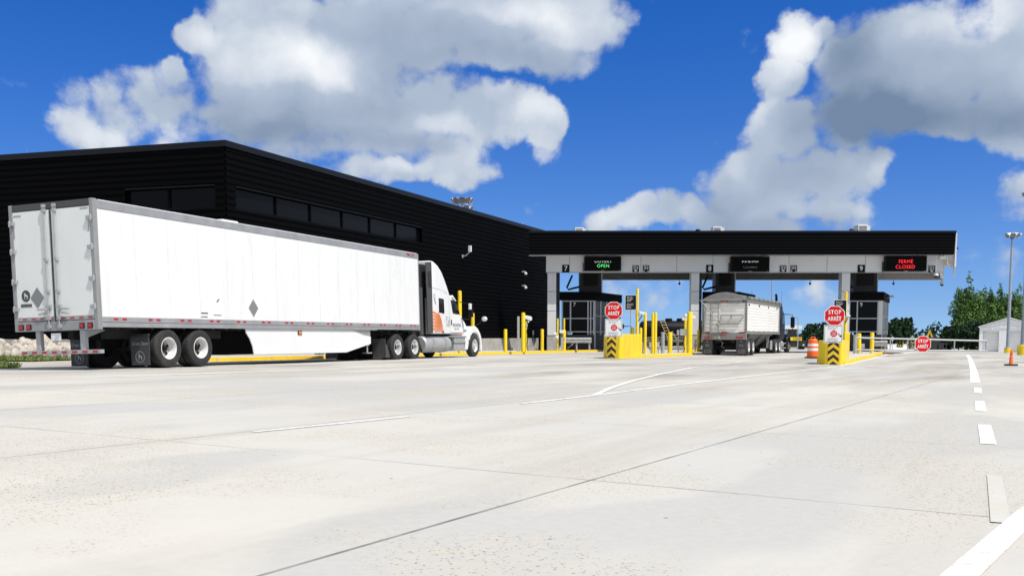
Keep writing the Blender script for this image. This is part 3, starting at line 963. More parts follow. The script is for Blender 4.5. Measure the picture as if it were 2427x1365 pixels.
def led_sign(px0, px1, py0, py1, label):
    a, b_ = on_band(px0, py1), on_band(px1, py0)
    w, h = (b_.x - a.x), (b_.z - a.z)
    r = thing('message_board', label, 'electronic sign', ((a.x + b_.x) / 2, 67.95, (a.z + b_.z) / 2), group='electronic lane displays')
    MB().box(-w / 2, w / 2, -0.34, 0.0, -h / 2, h / 2).build('housing', M_black, r, bevel=0.015)
    MB().box(-w / 2 + 0.06, w / 2 - 0.06, -0.352, -0.341, -h / 2 + 0.05, h / 2 - 0.05).build('screen', M_ink, r)
    MB().box(-0.12, 0.12, -0.36, -0.353, -h / 2 + 0.015, -h / 2 + 0.04).build('badge', M_galv, r)
    MB().box(w / 2 - 0.14, w / 2 - 0.1, -0.36, -0.353, -h / 2 + 0.03, -h / 2 + 0.06).build('sensor', M_galv, r)
    MB().box(-w / 2 - 0.09, -w / 2 - 0.05, -0.1, -0.01, -h / 2 - 0.05, h / 2 - 0.4).build('conduit', M_black, r)
    return r


D_ = dict(right=(1, 0, 0), up=(0, 0, 1))
b7 = led_sign(1384, 1471, 609, 643, 'black lane display with OPEN lit in green')
text('lettering', 'OUVERT', 0.30, M_led_w, b7, (0.02, -0.356, 0.16), cut=[((0, 0.02, 0), (0, 1, 0))], space=1.1, **D_)
text('lettering', 'OPEN', 0.31, M_led_g, b7, (0.02, -0.356, -0.16), space=1.12, bold=-0.005, **D_)
b8 = led_sign(1729, 1821, 609, 645, 'black lane display that looks switched off, above the hopper trailer')
text('lettering', 'FERMÉ', 0.30, M_led_w, b8, (0.0, -0.356, 0.16), cut=[((0, 0.05, 0), (0, 1, 0)), ((0, -0.05, 0), (0, -1, 0))], space=1.15, sx=1.25, **D_)
text('lettering', 'CLOSED', 0.24, M_led_dim, b8, (0.0, -0.356, -0.20), cut=[((0, 0.03, 0), (0, 1, 0)), ((0, -0.06, 0), (0, -1, 0))], space=1.1, **D_)
b9 = led_sign(2093, 2192, 607, 644, 'black lane display with FERMÉ CLOSED lit in red')
text('lettering', 'FERMÉ', 0.34, M_led_r, b9, (-0.03, -0.356, 0.12), bold=-0.004, space=1.06, **D_)
text('lettering', 'CLOSED', 0.35, M_led_r, b9, (-0.06, -0.356, -0.24), bold=-0.004, space=1.06, **D_)

# small grey hangers and dome cameras under the canopy edge
for px, py, lab in ((1611, 664, 'small dark diamond sensor hanging left of the lane 8 column'), (1921, 664, 'small dark diamond sensor hanging over the black tractor'),
                    (2119, 663, 'small dark diamond sensor hanging below the red CLOSED display')):
    p = at(px, py, YR)
    r = thing('lane_sensor', lab, 'sensor', (p.x, YR + 0.1, 5.39), group='sensors under the canopy')
    MB().tube([(0, 0, 0), (0, 0, -0.14)], 0.02, 6).build('stem', M_navy, r)
    MB().lathe([(0.001, -0.13), (0.12, -0.26), (0.001, -0.40)], (0, 0, 0), 'z', 8).build('body', M_navy, r)


def dome_camera(p, drop, label):
    r = thing('dome_camera', label, 'camera', p, group='dome cameras at the canopy end')
    MB().tube([(0, 0, 0), (0, 0, -drop)], 0.03, 8).build('stem', M_white, r, smooth=50)
    MB().lathe([(0.03, -drop), (0.13, -drop - 0.05), (0.17, -drop - 0.16), (0.17, -drop - 0.24)], (0, 0, 0), 'z', 16).build('hood', M_white, r, smooth=50)
    MB().ball((0, 0, -drop - 0.24), 0.14, 14, 8).build('dome', M_black, r, smooth=60)


p = at(2220, 606, 67.5)
dome_camera((p.x, 67.5, 6.55), 1.15, 'white dome camera on a long stem beside the last clearance sign')
p = at(2233, 660, YR)
dome_camera((p.x, YR, 5.42), 0.12, 'white dome camera hanging at the far right corner of the canopy')
p = at(2234, 610, 67.4)
r = thing('security_camera', 'white box camera under the right end of the canopy roof', 'camera', (p.x, 67.4, 6.5))
MB().box(-0.2, 0.2, -0.12, 0.12, -0.2, -0.02).build('housing', M_white, r, bevel=0.02)
MB().tube([(0.3, 0, 0), (0.42, 0.1, -0.5), (0.62, 0.2, -0.75)], 0.035, 8).build('arm', M_white, r, smooth=40)
MB().tube([(0.05, 0, 0.0), (0.05, 0, 0.06)], 0.04, 8).build('mount', M_galv, r)
p = at(2261, 587, 69.5)
r = thing('floodlight', 'dark floodlight on the outer right end of the canopy', 'lamp', (p.x, 69.5, p.z))
MB().prism([(-0.16, 0.1), (0.2, 0.02), (0.26, -0.12), (-0.12, -0.06)], -0.15, 0.15, 'y').build('housing', M_black, r)
MB().tube([(-0.1, 0, 0), (-0.12, 0, -0.6)], 0.03, 6).build('bracket', M_black, r)

# rooftop units
for px0, px1, py0, Y, lab in ((1362, 1388, 540.5, 72, 'white louvred rooftop unit above lane 7'), (1688, 1714, 538.5, 72, 'white louvred rooftop unit above lane 8'),
                              (2030, 2059, 534, 71, 'white louvred rooftop unit above lane 9')):
    a, b_ = at(px0, py0, Y), at(px1, py0, Y)
    w = (b_.x - a.x)
    r = thing('rooftop_unit', lab, 'air conditioner', ((a.x + b_.x) / 2, Y, 7.9), group='rooftop units on the canopy')
    h = a.z - 7.9
    MB().box(-w / 2, w / 2 - 0.18, -0.35, 0.6, 0.1, h).build('casing', M_white, r, bevel=0.02)
    mb = MB()
    for k in range(4):
        mb.box(-w / 2 + 0.06, w / 2 - 0.26, -0.358, -0.351, h - 0.16 - 0.11 * k, h - 0.10 - 0.11 * k)
    mb.build('louvre', M_grey, r)
    MB().prism([(w / 2 - 0.175, 0.2), (w / 2, 0.25), (w / 2 + 0.04, h - 0.1), (w / 2 - 0.175, h - 0.03)], -0.25, 0.45, 'y').build('hood', M_white, r)
    MB().box(-w / 2 + 0.04, w / 2 - 0.2, -0.3, 0.55, 0, 0.1).build('curb', M_galv, r)
for px, py, lab in ((1654, 545, 'small black-capped white roof vent above the lane 8 column'), (2018.5, 544, 'small black-capped white roof vent beside the lane 9 rooftop unit')):
    p = at(px, py, 70.5)
    r = thing('roof_vent', lab, 'vent', (p.x, 70.5, 7.9), group='roof vents on the canopy')
    h = p.z - 7.9
    MB().lathe([(0.14, 0), (0.14, h - 0.08)], (0, 0, 0), 'z', 12).build('pipe', M_white, r, smooth=40)
    MB().lathe([(0.001, h + 0.06), (0.13, h + 0.04), (0.19, h - 0.04), (0.001, h - 0.06)], (0, 0, 0), 'z', 12).build('cap', M_black, r, smooth=40)


# ------------------------------------------------------------------ inspection booths
def booth(px0, px1, Y, depth, num, label, pxs, shaft):
    x0, x1 = at(px0, 760, Y).x, at(px1, 760, Y).x
    w = x1 - x0
    g = gz((x0 + x1) / 2, Y) + 0.145
    r = thing('inspection_booth', label, 'booth', (x0, Y, g), 0, 'inspection booths between the lanes')
    z = lambda py: at(px0, py, Y).z - g
    zr, zb, z1, z2, z3 = z(691.5), z(712.5), z(754.5), z(786), z(793)
    sk = lambda y0, y1, a, b_: [(a + SK * y0, y0), (b_ + SK * y0, y0), (b_ + SK * y1, y1), (a + SK * y1, y1)]
    # ribbed roof band
    mb = MB().prism(sk(-0.12, depth + 0.1, -0.1, w + 0.1), zb + 0.02, zr)
    mb.build('roof_band', M_clad2, r)
    mb = MB()
    d = Vector((SK, 1, 0)).normalized()
    ribs(mb, Vector((w + 0.1 - 0.12 * SK, -0.12, 0)), Vector((w + 0.1 + SK * (depth + 0.1), depth + 0.1, 0)), zb + 0.03, zr - 0.02, 0.13, 0.03, (d.y, -d.x, 0))
    mb.build('side_cladding', M_clad2, r)
    # body below the glass
    MB().prism(sk(0.02, depth, 0, w), 0, z3).build('wall', M_navy, r)
    # inner dark core standing back from the glass
    MB().prism(sk(1.4, depth - 0.2, 0.3, w - 0.5), z3, zb).build('interior', M_black, r)
    # glazing in front
    fr = MB()
    cols = [at(q, 760, Y).x - x0 for q in pxs]
    for c in cols:
        fr.box(c - 0.045, c + 0.045, -0.03, 0.06, z3, zb)
    for a_, b_ in zip(cols, cols[1:]):
        for zz_ in (z2, z1, zb - 0.03):
            fr.box(a_ + 0.046, b_ - 0.046, -0.025, 0.055, zz_ - 0.04, zz_ + 0.03)
    fr.build('window_frame', M_mull, r)
    for a_, b_ in zip(cols, cols[1:]):
        MB().box(a_ + 0.05, b_ - 0.05, 0.0, 0.02, z1 + 0.032, zb - 0.072).build('window_pane', M_glass, r)
        MB().box(a_ + 0.05, b_ - 0.05, 0.0, 0.02, z2 + 0.032, z1 - 0.042).build('window_pane', M_glass, r)
    MB().box(cols[-3] + 0.05, w + 0.03, -0.035, -0.026, z3, zb - 0.002).build('corner_post', M_white2, r) if num == '9' else None
    # lane side: posts, panes and a door opening
    fs = MB()
    for k, yy in enumerate([0.05, depth * 0.22, depth * 0.45, depth * 0.68, depth - 0.1]):
        fs.prism(sk(yy, yy + 0.14, w - 0.03, w + 0.05), z3 if k else 0, zb)
    for zz_ in (z2, z1 + 0.2):
        fs.prism(sk(0.2, depth - 0.12, w - 0.02, w + 0.03), zz_ - 0.04, zz_ + 0.03)
    fs.build('side_frame', M_mull, r)
    MB().prism(sk(0.06, depth - 0.05, w - 0.012, w - 0.004), z3 + 0.01, zb - 0.01).build('side_glass', M_glass, r)
    MB().prism(sk(depth * 0.47, depth * 0.66, w + 0.006, w + 0.02), 0.05, z1 + 0.1).build('door', M_grey, r)
    text('numeral', num, 0.42, M_sign_white, r, (cols[1] + 0.28, -0.012, zb - 0.30), (1, 0, 0), (0, 0, 1))
    # air shaft up to the canopy, with its slanted pipe
    sx0, sx1 = at(shaft[0], 670, Y + 2.2).x - x0, at(shaft[1], 670, Y + 2.2).x - x0
    sh = MB().box(sx0, sx1, 2.2, 3.4, zr, 6.55 - g).build('air_shaft', M_navy, r)
    MB().box(sx1 + 0.003, sx1 + 0.09, 2.25, 2.35, zr, 6.5 - g).build('downpipe', M_mull, r)
    MB().box(sx0 + 0.25, sx1 - 0.25, 2.17, 2.195, zr + 0.55, 5.9 - g).build('vent', M_black, r)
    MB().tube([(sx0 - 0.55, 2.3, 5.55 - g), (sx0 - 0.95, 2.3, zr + 0.42), (sx0 - 0.85, 2.3, zr + 0.27), (sx0, 2.3, zr + 0.48)], 0.075, 8).build('slanted_pipe', M_black, r, smooth=40)
    MB().box(sx0 - 0.7, sx0 - 0.02, 1.4, 2.0, zr, zr + 0.07).build('roof_flashing', M_galv, r)
    return r


bo7 = booth(1330, 1408, 71.0, 5.4, '7', 'dark booth with a 7 in its window beside the grey lane 7 column', (1332.5, 1352, 1393.5, 1400, 1407), (1374, 1425))
bo8 = booth(1668, 1748, 71.0, 5.4, '8', 'dark booth mostly hidden behind the hopper trailer', (1670.5, 1690, 1732, 1739, 1747), (1696, 1741))
bo9 = booth(2010, 2090, 71.0, 5.6, '9', 'dark booth with a 9 in its window behind the yellow gate posts', (2012.5, 2031, 2080, 2085, 2089), (2022, 2079))
p = at(2052, 748, 71.0)
MB().box(0.98, 1.72, 0.9, 0.94, p.z - bo9.location.z - 0.22, p.z - bo9.location.z + 0.3).build('notice', M_placard, bo9)
mb = MB()
for k in range(6):
    mb.box(2.75, 2.95, 3.6, 3.75, 0.9 + 0.24 * k, 1.02 + 0.24 * k)
mb.build('side_louvre', M_mull, bo9)
p = at(2108, 705, 74)
r = thing('security_camera', 'small camera on the right eave of booth 9', 'camera', (p.x, 74, p.z))
MB().box(-0.06, 0.3, -0.1, 0.1, 0.0, 0.16).build('housing', M_galv, r, bevel=0.02)
MB().tube([(0, 0, 0.02), (-0.25, 0, -0.12)], 0.03, 6).build('bracket', M_galv, r)


# ------------------------------------------------------------------ white semi-trailer
TA = math.atan2(1, 0.4047)
ROLL = math.radians(-1.3)
TB = Vector((-10.34, 24.44, gz(-10.34, 24.44)))
TD = Vector((math.cos(TA), math.sin(TA), 0))
tr = thing('semi_trailer', 'long white box trailer with closed rear doors beside the black warehouse', 'trailer', TB, TA, rx=ROLL)
M_seam = mat('seam_strip_paint', (0.69, 0.695, 0.70), 0.45, var=0.1)
TL, TW, ZB, ZT = 17.43, 2.85, 1.08, 4.27


def wheel(parent, x, z, side, R=0.53, dual=True, rim=None, y0=0.02, width=TW, steer=False, holes=5):
    """side 'r' faces -y, 'l' faces +y; wheel > tyre, rim"""
    rim = rim or M_rim
    s = -1 if side == 'r' else 1
    yc = y0 + 0.15 if side == 'r' else width - y0 - 0.15
    k = R / 0.53

    def prof(pts):
        return [(r * k, s * t) for r, t in pts]
    tyre = [(.285, .125), (.36, .14), (.45, .148), (.497, .135), (.520, .105), (.53, .075), (.522, .07), (.522, .06), (.53, .055), (.53, .012), (.522, .01),
            (.522, -.01), (.53, -.012), (.53, -.055), (.522, -.06), (.522, -.07), (.53, -.075), (.52, -.105), (.497, -.135), (.45, -.148), (.36, -.14), (.285, -.125)]
    if steer:
        dish = [(.295, .128), (.305, .142), (.285, .145), (.268, .11), (.255, .075), (.235, .06), (.17, .085), (.11, .10), (.105, .16), (.07, .175), (.001, .178)]
    else:
        dish = [(.295, .128), (.305, .142), (.285, .145), (.268, .10), (.262, .02), (.255, -.05), (.24, -.075)]
    c = (x, yc, z)
    hub = MB().lathe(prof([(.085, -.08), (.085, .0), (.06, .03), (.001, .035)]), c, 'y', 14)
    zz_ = .07 if steer else -.068
    nh = 10 if steer else holes
    for i in range(nh):
        a = 2 * math.pi * (i + .3) / nh
        r0 = (.20 if steer or holes > 8 else .175) * k
        cx, cz = x + r0 * math.cos(a), z + r0 * math.sin(a)
        rr = (.026 if steer else (.05 if holes < 8 else .03)) * k
        t0 = yc + s * (zz_ + (.008 if steer else .004))
        hub.rings([[(cx + rr * math.cos(b), t0, cz + rr * math.sin(b)) for b in np.linspace(0, 2 * math.pi, 12, endpoint=False)],
                   [(cx + rr * .9 * math.cos(b), t0 + s * .006, cz + rr * .9 * math.sin(b)) for b in np.linspace(0, 2 * math.pi, 12, endpoint=False)]])
    for i in range(10):
        a = 2 * math.pi * i / 10
        r0 = (.145 if steer else .115) * k
        t0 = yc + s * (.085 if steer else -.07)
        hub.tube([(x + r0 * math.cos(a), t0, z + r0 * math.sin(a)), (x + r0 * math.cos(a), t0 + s * .03, z + r0 * math.sin(a))], .014, 6)
    w = hub.build('wheel', M_black, parent, smooth=40)
    MB().lathe(prof(tyre), c, 'y', 40).build('tyre', M_rubber, w, smooth=35)
    MB().lathe(prof(dish), c, 'y', 32).build('rim', rim, w, smooth=40)
    if not steer:
        MB().lathe(prof([(.243, -.074), (.225, -.068), (.15, -.066), (.09, -.072)]), c, 'y', 32).build('disc', M_disc, w, smooth=40)
    if dual:
        c2 = (x, yc - s * 0.33, z)
        MB().lathe(prof(tyre + [(.2, -.1), (.2, .1)]), c2, 'y', 32).build('tyre', M_rubber, w, smooth=35)
    return w


# box
sp = MB().box(0.13, TL - 0.05, 0.012, TW - 0.012, ZB + 0.26, ZT - 0.24)
sp.build('side_skin', M_side, tr)
mb = MB()
for k in range(1, 14):
    x = 0.13 + k * 1.237
    mb.box(x - 0.02, x + 0.02, 0.007, 0.0125, ZB + 0.285, ZT - 0.275)
mb.build('seam_strip', M_seam, tr)
mb = MB().box(0.10, TL, 0.0, TW, ZT - 0.235, ZT - 0.02)
mb.build('top_rail', M_alu, tr, bevel=0.015)
MB().box(0.2, TL - 0.1, 0.03, TW - 0.03, ZT - 0.05, ZT).build('roof', M_white, tr)
for y in (-0.004, TW - 0.1):
    mb = MB().box(0.12, TL - 0.02, y, y + 0.104, ZB + 0.13, ZB + 0.255)
    mb.box(0.12, 13.9, y + 0.012, y + 0.092, ZB, ZB + 0.128)
    mb.box(13.9, TL - 0.02, y + 0.012, y + 0.092, ZB + 0.03, ZB + 0.128)
    mb.build('bottom_rail', M_alu, tr, bevel=0.008)
MB().box(TL - 0.05, TL + 0.03, 0, TW, ZB, ZT - 0.02).build('front_wall', M_alu, tr, bevel=0.03)
MB().box(0.2, TL, 0.1, TW - 0.1, ZB + 0.06, ZB + 0.2).build('floor', M_dark, tr)
mb = MB()
for k in range(26):
    mb.box(0.7 + 0.62 * k, 0.78 + 0.62 * k, 0.1, TW - 0.1, ZB - 0.05, ZB + 0.06)
mb.build('cross_member', M_dark, tr)
# conspicuity tape
for k in range(14):
    for dx in (0.0, 0.30):
        x = 0.5 + 1.235 * k + dx
        if x < TL - 0.2:
            MB().box(x, x + 0.15, -0.008, -0.0045, ZB + 0.175, ZB + 0.235).build('reflector', M_red, tr)
# rear frame
fr = MB()
fr.box(-0.02, 0.13, 0.0, 0.115, ZB - 0.06, ZT + 0.01).box(-0.02, 0.13, TW - 0.115, TW, ZB - 0.06, ZT + 0.01)
fr.build('corner_post', M_frame, tr, bevel=0.012)
MB().box(-0.02, 0.13, 0.12, TW - 0.12, ZT - 0.16, ZT + 0.005).build('header', M_grey, tr, bevel=0.012)
MB().box(-0.03, 0.13, 0.12, TW - 0.12, ZB - 0.06, ZB + 0.19).build('rear_sill', M_frame, tr, bevel=0.012)
# doors
ym = TW / 2
for y0, y1, hinge, s in ((0.125, ym - 0.025, 0.06, 1), (ym + 0.025, TW - 0.125, TW - 0.06, -1)):
    d = MB().box(-0.012, 0.04, y0, y1, ZB + 0.30, ZT - 0.175).build('rear_door', M_door, tr, bevel=0.006)
    MB().box(-0.016, 0.03, y0, y1, ZB + 0.21, ZB + 0.295).build('kick_strip', M_alu, d)
    for k in range(5):
        ya = y0 + 0.05 + k * (y1 - y0) / 4.2
        if ya + 0.14 < y1:
            MB().box(-0.021, -0.0165, ya, ya + 0.14, ZB + 0.235, ZB + 0.275).build('reflector', M_red, d)
    # lock rod with its brackets and handle
    yr = (y1 - 0.15) if s == 1 else (y0 + 0.15)
    MB().tube([(-0.06, yr, ZB - 0.02), (-0.06, yr, ZT - 0.05)], 0.019, 10).build('lock_rod', M_galv, d, smooth=40)
    for z in (ZB + 0.05, ZB + 0.27, ZB + 0.95, ZB + 1.75, ZT - 0.2, ZT - 0.09):
        MB().box(-0.085, -0.013, yr - 0.05, yr + 0.05, z - 0.045, z + 0.045).build('rod_bracket', M_galv, d, bevel=0.008)
    mb = MB().tube([(-0.075, yr, ZB + 0.47), (-0.09, yr + s * -0.14, ZB + 0.50), (-0.085, yr + s * -0.36, ZB + 0.49)], 0.022, 8)
    mb.box(-0.08, -0.013, yr - 0.08, yr + 0.08, ZB + 0.52, ZB + 0.60).tube([(-0.07, yr - s * 0.1, ZB + 0.40), (-0.07, yr - s * 0.34, ZB + 0.36)], 0.02, 6)
    mb.build('door_handle', M_galv, d, smooth=40)
    for z in (ZB + 0.52, ZB + 1.22, ZB + 2.0, ZB + 2.72):
        hy = 0.0 if s == 1 else TW
        h = MB().box(-0.07, -0.022, hy + s * 0.02, hy + s * 0.20, z - 0.05, z + 0.05)
        h.tube([(-0.05, hy + s * 0.055, z - 0.08), (-0.05, hy + s * 0.055, z + 0.08)], 0.03, 8)
        h.build('hinge', M_galv, d, bevel=0.01)
MB().box(-0.026, 0.02, ym - 0.022, ym + 0.022, ZB + 0.22, ZT - 0.17).build('door_seal', M_grey, tr)
for y0, y1, z0, z1 in ((0.16, 0.42, 0.245, 0.20), (0.135, 0.18, 0.80, 0.46), (TW - 0.42, TW - 0.16, 0.30, 0.255), (TW - 0.18, TW - 0.135, 0.85, 0.5)):
    MB().box(-0.0165, -0.0125, y0, y1, ZT - z0, ZT - z1).build('corner_tape', M_galv, tr)


def diamond(parent, c, r, right, up, m, name):
    right, up, c = Vector(right), Vector(up), Vector(c)
    n = right.cross(up)
    pts = [c - up * r * 1.15, c + right * r, c + up * r * 1.15, c - right * r]
    return MB().poly([tuple(p + n * 0.006) for p in pts]).build(name, m, parent)


REAR = dict(right=(0, -1, 0), up=(0, 0, 1))
SIDE = dict(right=(1, 0, 0), up=(0, 0, 1))
diamond(tr, (-0.013, ym + 0.58, ZB + 0.80), 0.235, (0, -1, 0), (0, 0, 1), M_placard, 'placard')
diamond(tr, (6.29, 0.012, 1.72), 0.24, (1, 0, 0), (0, 0, 1), M_placard, 'placard')
# hound badge on the left door: disc, strip, silhouette
HOUND = [(-.30, -.55), (-.22, -.55), (-.19, -.12), (-.12, -.10), (-.06, .02), (.22, -.06), (.25, -.55), (.36, -.55), (.36, -.15), (.44, -.30), (.50, -.28), (.42, .06),
         (.30, .16), (.0, .22), (-.10, .42), (-.12, .60), (-.20, .50), (-.42, .44), (-.42, .36), (-.26, .32), (-.30, .10)]


def badge(parent, c, r, right, up, m_disc, m_fig, ring=False):
    right, up, c = Vector(right), Vector(up), Vector(c)
    n = right.cross(up)
    P = lambda x, y, o: tuple(c + right * x * r + up * y * r + n * o)
    if ring:
        vs = [P(math.cos(a) * q, math.sin(a) * q, .006) for q in (1, .9) for a in np.linspace(0, 2 * math.pi, 32, endpoint=False)]
        o = MB().add(vs, [(i, (i + 1) % 32, 32 + (i + 1) % 32, 32 + i) for i in range(32)]).build('emblem', m_fig, parent)
    else:
        o = MB().poly([P(math.cos(a), math.sin(a), .006) for a in np.linspace(0, 2 * math.pi, 32, endpoint=False)]).build('emblem', m_disc, parent)
    MB().poly([P(x, y, .009) for x, y in HOUND]).build('hound_figure', m_fig, o)


badge(tr, (-0.013, TW - 0.45, ZB + 0.86), 0.15, (0, -1, 0), (0, 0, 1), M_grey, M_door)
MB().box(-0.019, -0.0135, TW - 0.64, TW - 0.26, ZB + 0.575, ZB + 0.655).build('name_strip', M_grey, tr)
text('lettering', 'GREAT DANE', 0.075, M_placard, tr, (-0.0215, TW - 0.45, ZB + 0.615), sx=0.78, **REAR)
# rear lamps
for y in (0.25, 0.52, TW - 0.52, TW - 0.25):
    l = MB().box(-0.05, -0.031, y - 0.085, y + 0.085, ZB - 0.02, ZB + 0.12)
    lb = l.build('tail_lamp', M_black, tr, bevel=0.01)
    MB().box(-0.062, -0.0505, y - 0.06, y + 0.06, ZB + 0.0, ZB + 0.10).build('lens', M_red, lb, bevel=0.01)
# underride guard
mb = MB()
for y in (0.62, TW - 0.72):
    mb.box(0.05, 0.17, y - 0.08, y + 0.08, 0.52, ZB - 0.06)
mb.box(0.04, 0.16, 0.02, TW - 0.1, 0.42, 0.52)
ug = mb.build('underride_guard', M_galv, tr, bevel=0.01)
for k in range(8):
    y = 0.12 + k * 0.345
    MB().box(0.03, 0.0385, y, y + 0.16, 0.445, 0.497).build('reflector', M_red, ug)
MB().box(0.0, 0.02, 1.3, 1.62, ZB - 0.31, ZB - 0.12).build('licence_plate', M_sign_white, tr)
MB().prism([(0.2, ZB), (0.9, ZB), (0.9, ZB - 0.06), (0.2, ZB - 0.28)], 0.7, 0.74, 'y').build('gusset', M_galv, tr)
# bogie
bg_ = MB().box(1.0, 5.6, 0.75, 0.95, 0.8, ZB + 0.05).box(1.0, 5.6, TW - 0.95, TW - 0.75, 0.8, ZB + 0.05)
for x in (2.50, 3.81):
    bg_.tube([(x, 0.3, 0.53), (x, TW - 0.3, 0.53)], 0.07, 10)
    bg_.box(x - 0.55, x + 0.05, 0.75, 0.92, 0.5, 0.8).box(x - 0.55, x + 0.05, TW - 0.92, TW - 0.75, 0.5, 0.8)
bg_.build('bogie', M_dark, tr)
for x in (2.50, 3.81):
    for s in 'rl':
        wheel(tr, x, 0.52, s, rim=M_rim)
# mud flaps with lettering
for y in (0.03, TW - 0.66):
    f = MB().box(1.74, 1.765, y, y + 0.63, 0.08, 0.86).build('mud_flap', M_flap, tr, bevel=0.008)
    badge(f, (1.738, y + 0.315, 0.30), 0.155, (0, -1, 0), (0, 0, 1), M_flap, M_galv, ring=True)
    text('lettering', 'Great Dane', 0.13, M_galv, f, (1.736, y + 0.315, 0.66), shear=0.25, sx=0.9, **REAR)
    MB().box(1.70, 1.78, y - 0.01, y + 0.64, 0.86, 0.92).build('hanger', M_dark, f)
# side skirts
sk_ = [(5.92, 1.075), (5.96, 0.95), (6.12, 0.78), (6.24, 0.55), (6.30, 0.29), (11.7, 0.27), (13.46, 0.57), (13.46, 0.84), (12.9, 0.90), (12.16, 1.075)]
for y, m_ in ((0.06, M_white), (TW - 0.1, M_dark)):  # far skirt is white too, its shade put in as a dark colour
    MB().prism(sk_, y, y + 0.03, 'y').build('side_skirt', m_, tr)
MB().prism([(12.18, 1.078), (12.9, 0.905), (13.46, 0.845), (13.46, 1.078)], 0.075, 0.085, 'y').build('skirt_wing', M_alu, tr)
al = MB().box(8.68, 8.92, 0.035, 0.058, 0.9, 1.03).build('marker_lamp', M_black, tr, bevel=0.01)
MB().box(8.71, 8.89, 0.022, 0.0345, 0.92, 1.01).build('lens', M_amber, al, bevel=0.008)
# small things on the side and roof
MB().box(3.85, 4.15, 0.004, 0.0115, 1.50, 1.53).box(3.85, 4.13, 0.004, 0.0115, 1.40, 1.42).build('decal', M_grey, tr)
MB().box(4.4, 4.75, 0.004, 0.0115, 1.46, 1.475).build('decal', M_grey, tr)
MB().prism([(4.55, 1.86), (4.66, 1.95), (4.68, 1.93), (4.58, 1.84)], 0.004, 0.011, 'y').build('scuff', M_grey, tr)
MB().box(5.15, 5.9, 0.15, 0.4, ZT + 0.005, ZT + 0.07).build('roof_lamp', M_white, tr, bevel=0.02)
lg = MB().poly([(16.35, -0.006, ZT - 0.08), (16.55, -0.006, ZT - 0.16), (17.0, -0.006, ZT - 0.16), (17.05, -0.006, ZT - 0.06)]).build('name_decal', M_darkred, tr)
text('lettering', 'Great Dane', 0.085, M_sign_white, lg, (16.78, -0.011, ZT - 0.11), shear=0.3, sx=0.8, **SIDE)
# landing gear
mb = MB()
for y in (0.35, TW - 0.35):
    mb.box(13.6, 13.72, y - 0.06, y + 0.06, 0.5, ZB).tube([(13.66, y, 0.24), (13.66, y, 0.5)], 0.035, 8).box(13.5, 13.82, y - 0.12, y + 0.12, 0.20, 0.24)
mb.build('landing_gear', M_galv, tr)

# ------------------------------------------------------------------ white tractor
S0 = 14.0
p0 = TB + TD * S0
tc = thing('tractor_truck', 'white sleeper tractor with orange curved stripes, coupled to the box trailer', 'truck',
           (p0.x, p0.y, gz(p0.x, p0.y) - 0.02), TA, rx=ROLL)
CYC = TW / 2


def loft(secs, n=6):
    """body from sections (x, half width, bottom, top, corner radius, bottom radius)"""
    rings = []
    for x, hw, zb, zt, r, *rest in secs:
        rb = rest[0] if rest else 0.05
        hwt = rest[1] if len(rest) > 1 else hw
        pts = []
        for cx, cz, rr, a0 in ((-1, 1, r, 90), (-1, -1, rb, 180), (1, -1, rb, 270), (1, 1, r, 0)):
            h = hwt if cz > 0 else hw
            for k in range(n):
                a = math.radians(a0 + 90 * k / (n - 1))
                ox, oz = cx * (h - rr), (zt - rr) if cz > 0 else (zb + rr)
                pts.append((x, CYC + ox + rr * math.cos(a), oz + rr * math.sin(a)))
        rings.append(pts[::-1])
    return rings


sl = loft([(4.90, 1.26, 1.06, 4.14, .12), (4.95, 1.27, 1.05, 4.18, .16), (5.30, 1.26, 1.05, 4.20, .22), (5.65, 1.25, 1.05, 4.13, .30), (6.0, 1.24, 1.05, 3.97, .36),
           (6.3, 1.22, 1.05, 3.72, .40), (6.55, 1.21, 1.05, 3.42, .40), (6.78, 1.20, 1.05, 3.08, .36), (6.9, 1.18, 1.05, 2.84, .28)])
MB().rings(sl).build('sleeper', M_white, tc, smooth=40)
cb = loft([(6.89, 1.17, 1.05, 2.76, .18), (7.1, 1.17, 1.05, 2.78, .18), (7.42, 1.16, 1.05, 2.68, .16, .05, 1.08), (7.8, 1.16, 1.05, 2.30, .14, .05, 1.06), (8.2, 1.15, 1.05, 1.90, .12, .05, 1.04)])
MB().rings(cb).build('cab', M_white, tc, smooth=35)
hd = loft([(8.19, 1.06, 1.03, 1.98, .26, .05, 1.0), (8.6, 1.05, 1.05, 1.90, .28, .05, .97), (9.0, 1.04, 1.06, 1.74, .28, .05, .93), (9.3, 1.02, 1.04, 1.50, .24, .05, .90), (9.6, .98, .95, 1.24, .14, .05, .86),
           (9.86, .92, .75, 1.06, .12, .06, .80)])
# near-side fender arch is cut by leaving the hood narrow and adding arched fenders
MB().rings(hd).build('hood', M_white, tc, smooth=40)
for s, ya, yb in ((1, 0.10, 0.62), (-1, TW - 0.62, TW - 0.10)):
    outer, inner = [], []
    xc, zc = 9.22, 0.50
    prof = [(8.42, .95), (8.50, 1.10), (8.72, 1.28), (9.0, 1.40), (9.3, 1.42), (9.6, 1.30), (9.85, 1.08), (9.98, .85), (10.05, .55), (10.0, .22), (9.86, .22),
            (9.86, .55), (9.78, .80), (9.62, .99), (9.42, 1.08), (9.2, 1.11), (8.95, 1.06), (8.74, .93), (8.62, .74), (8.42, .74)]
    MB().prism(prof, ya, yb, 'y').build('fender', M_white, tc, bevel=0.05)
MB().box(9.9, 10.1, 0.16, TW - 0.16, 0.28, 0.66).build('bumper', M_white, tc, bevel=0.05)
MB().box(9.72, 10.0, 0.75, TW - 0.75, 0.66, 1.15).build('grille', M_dark, tc)
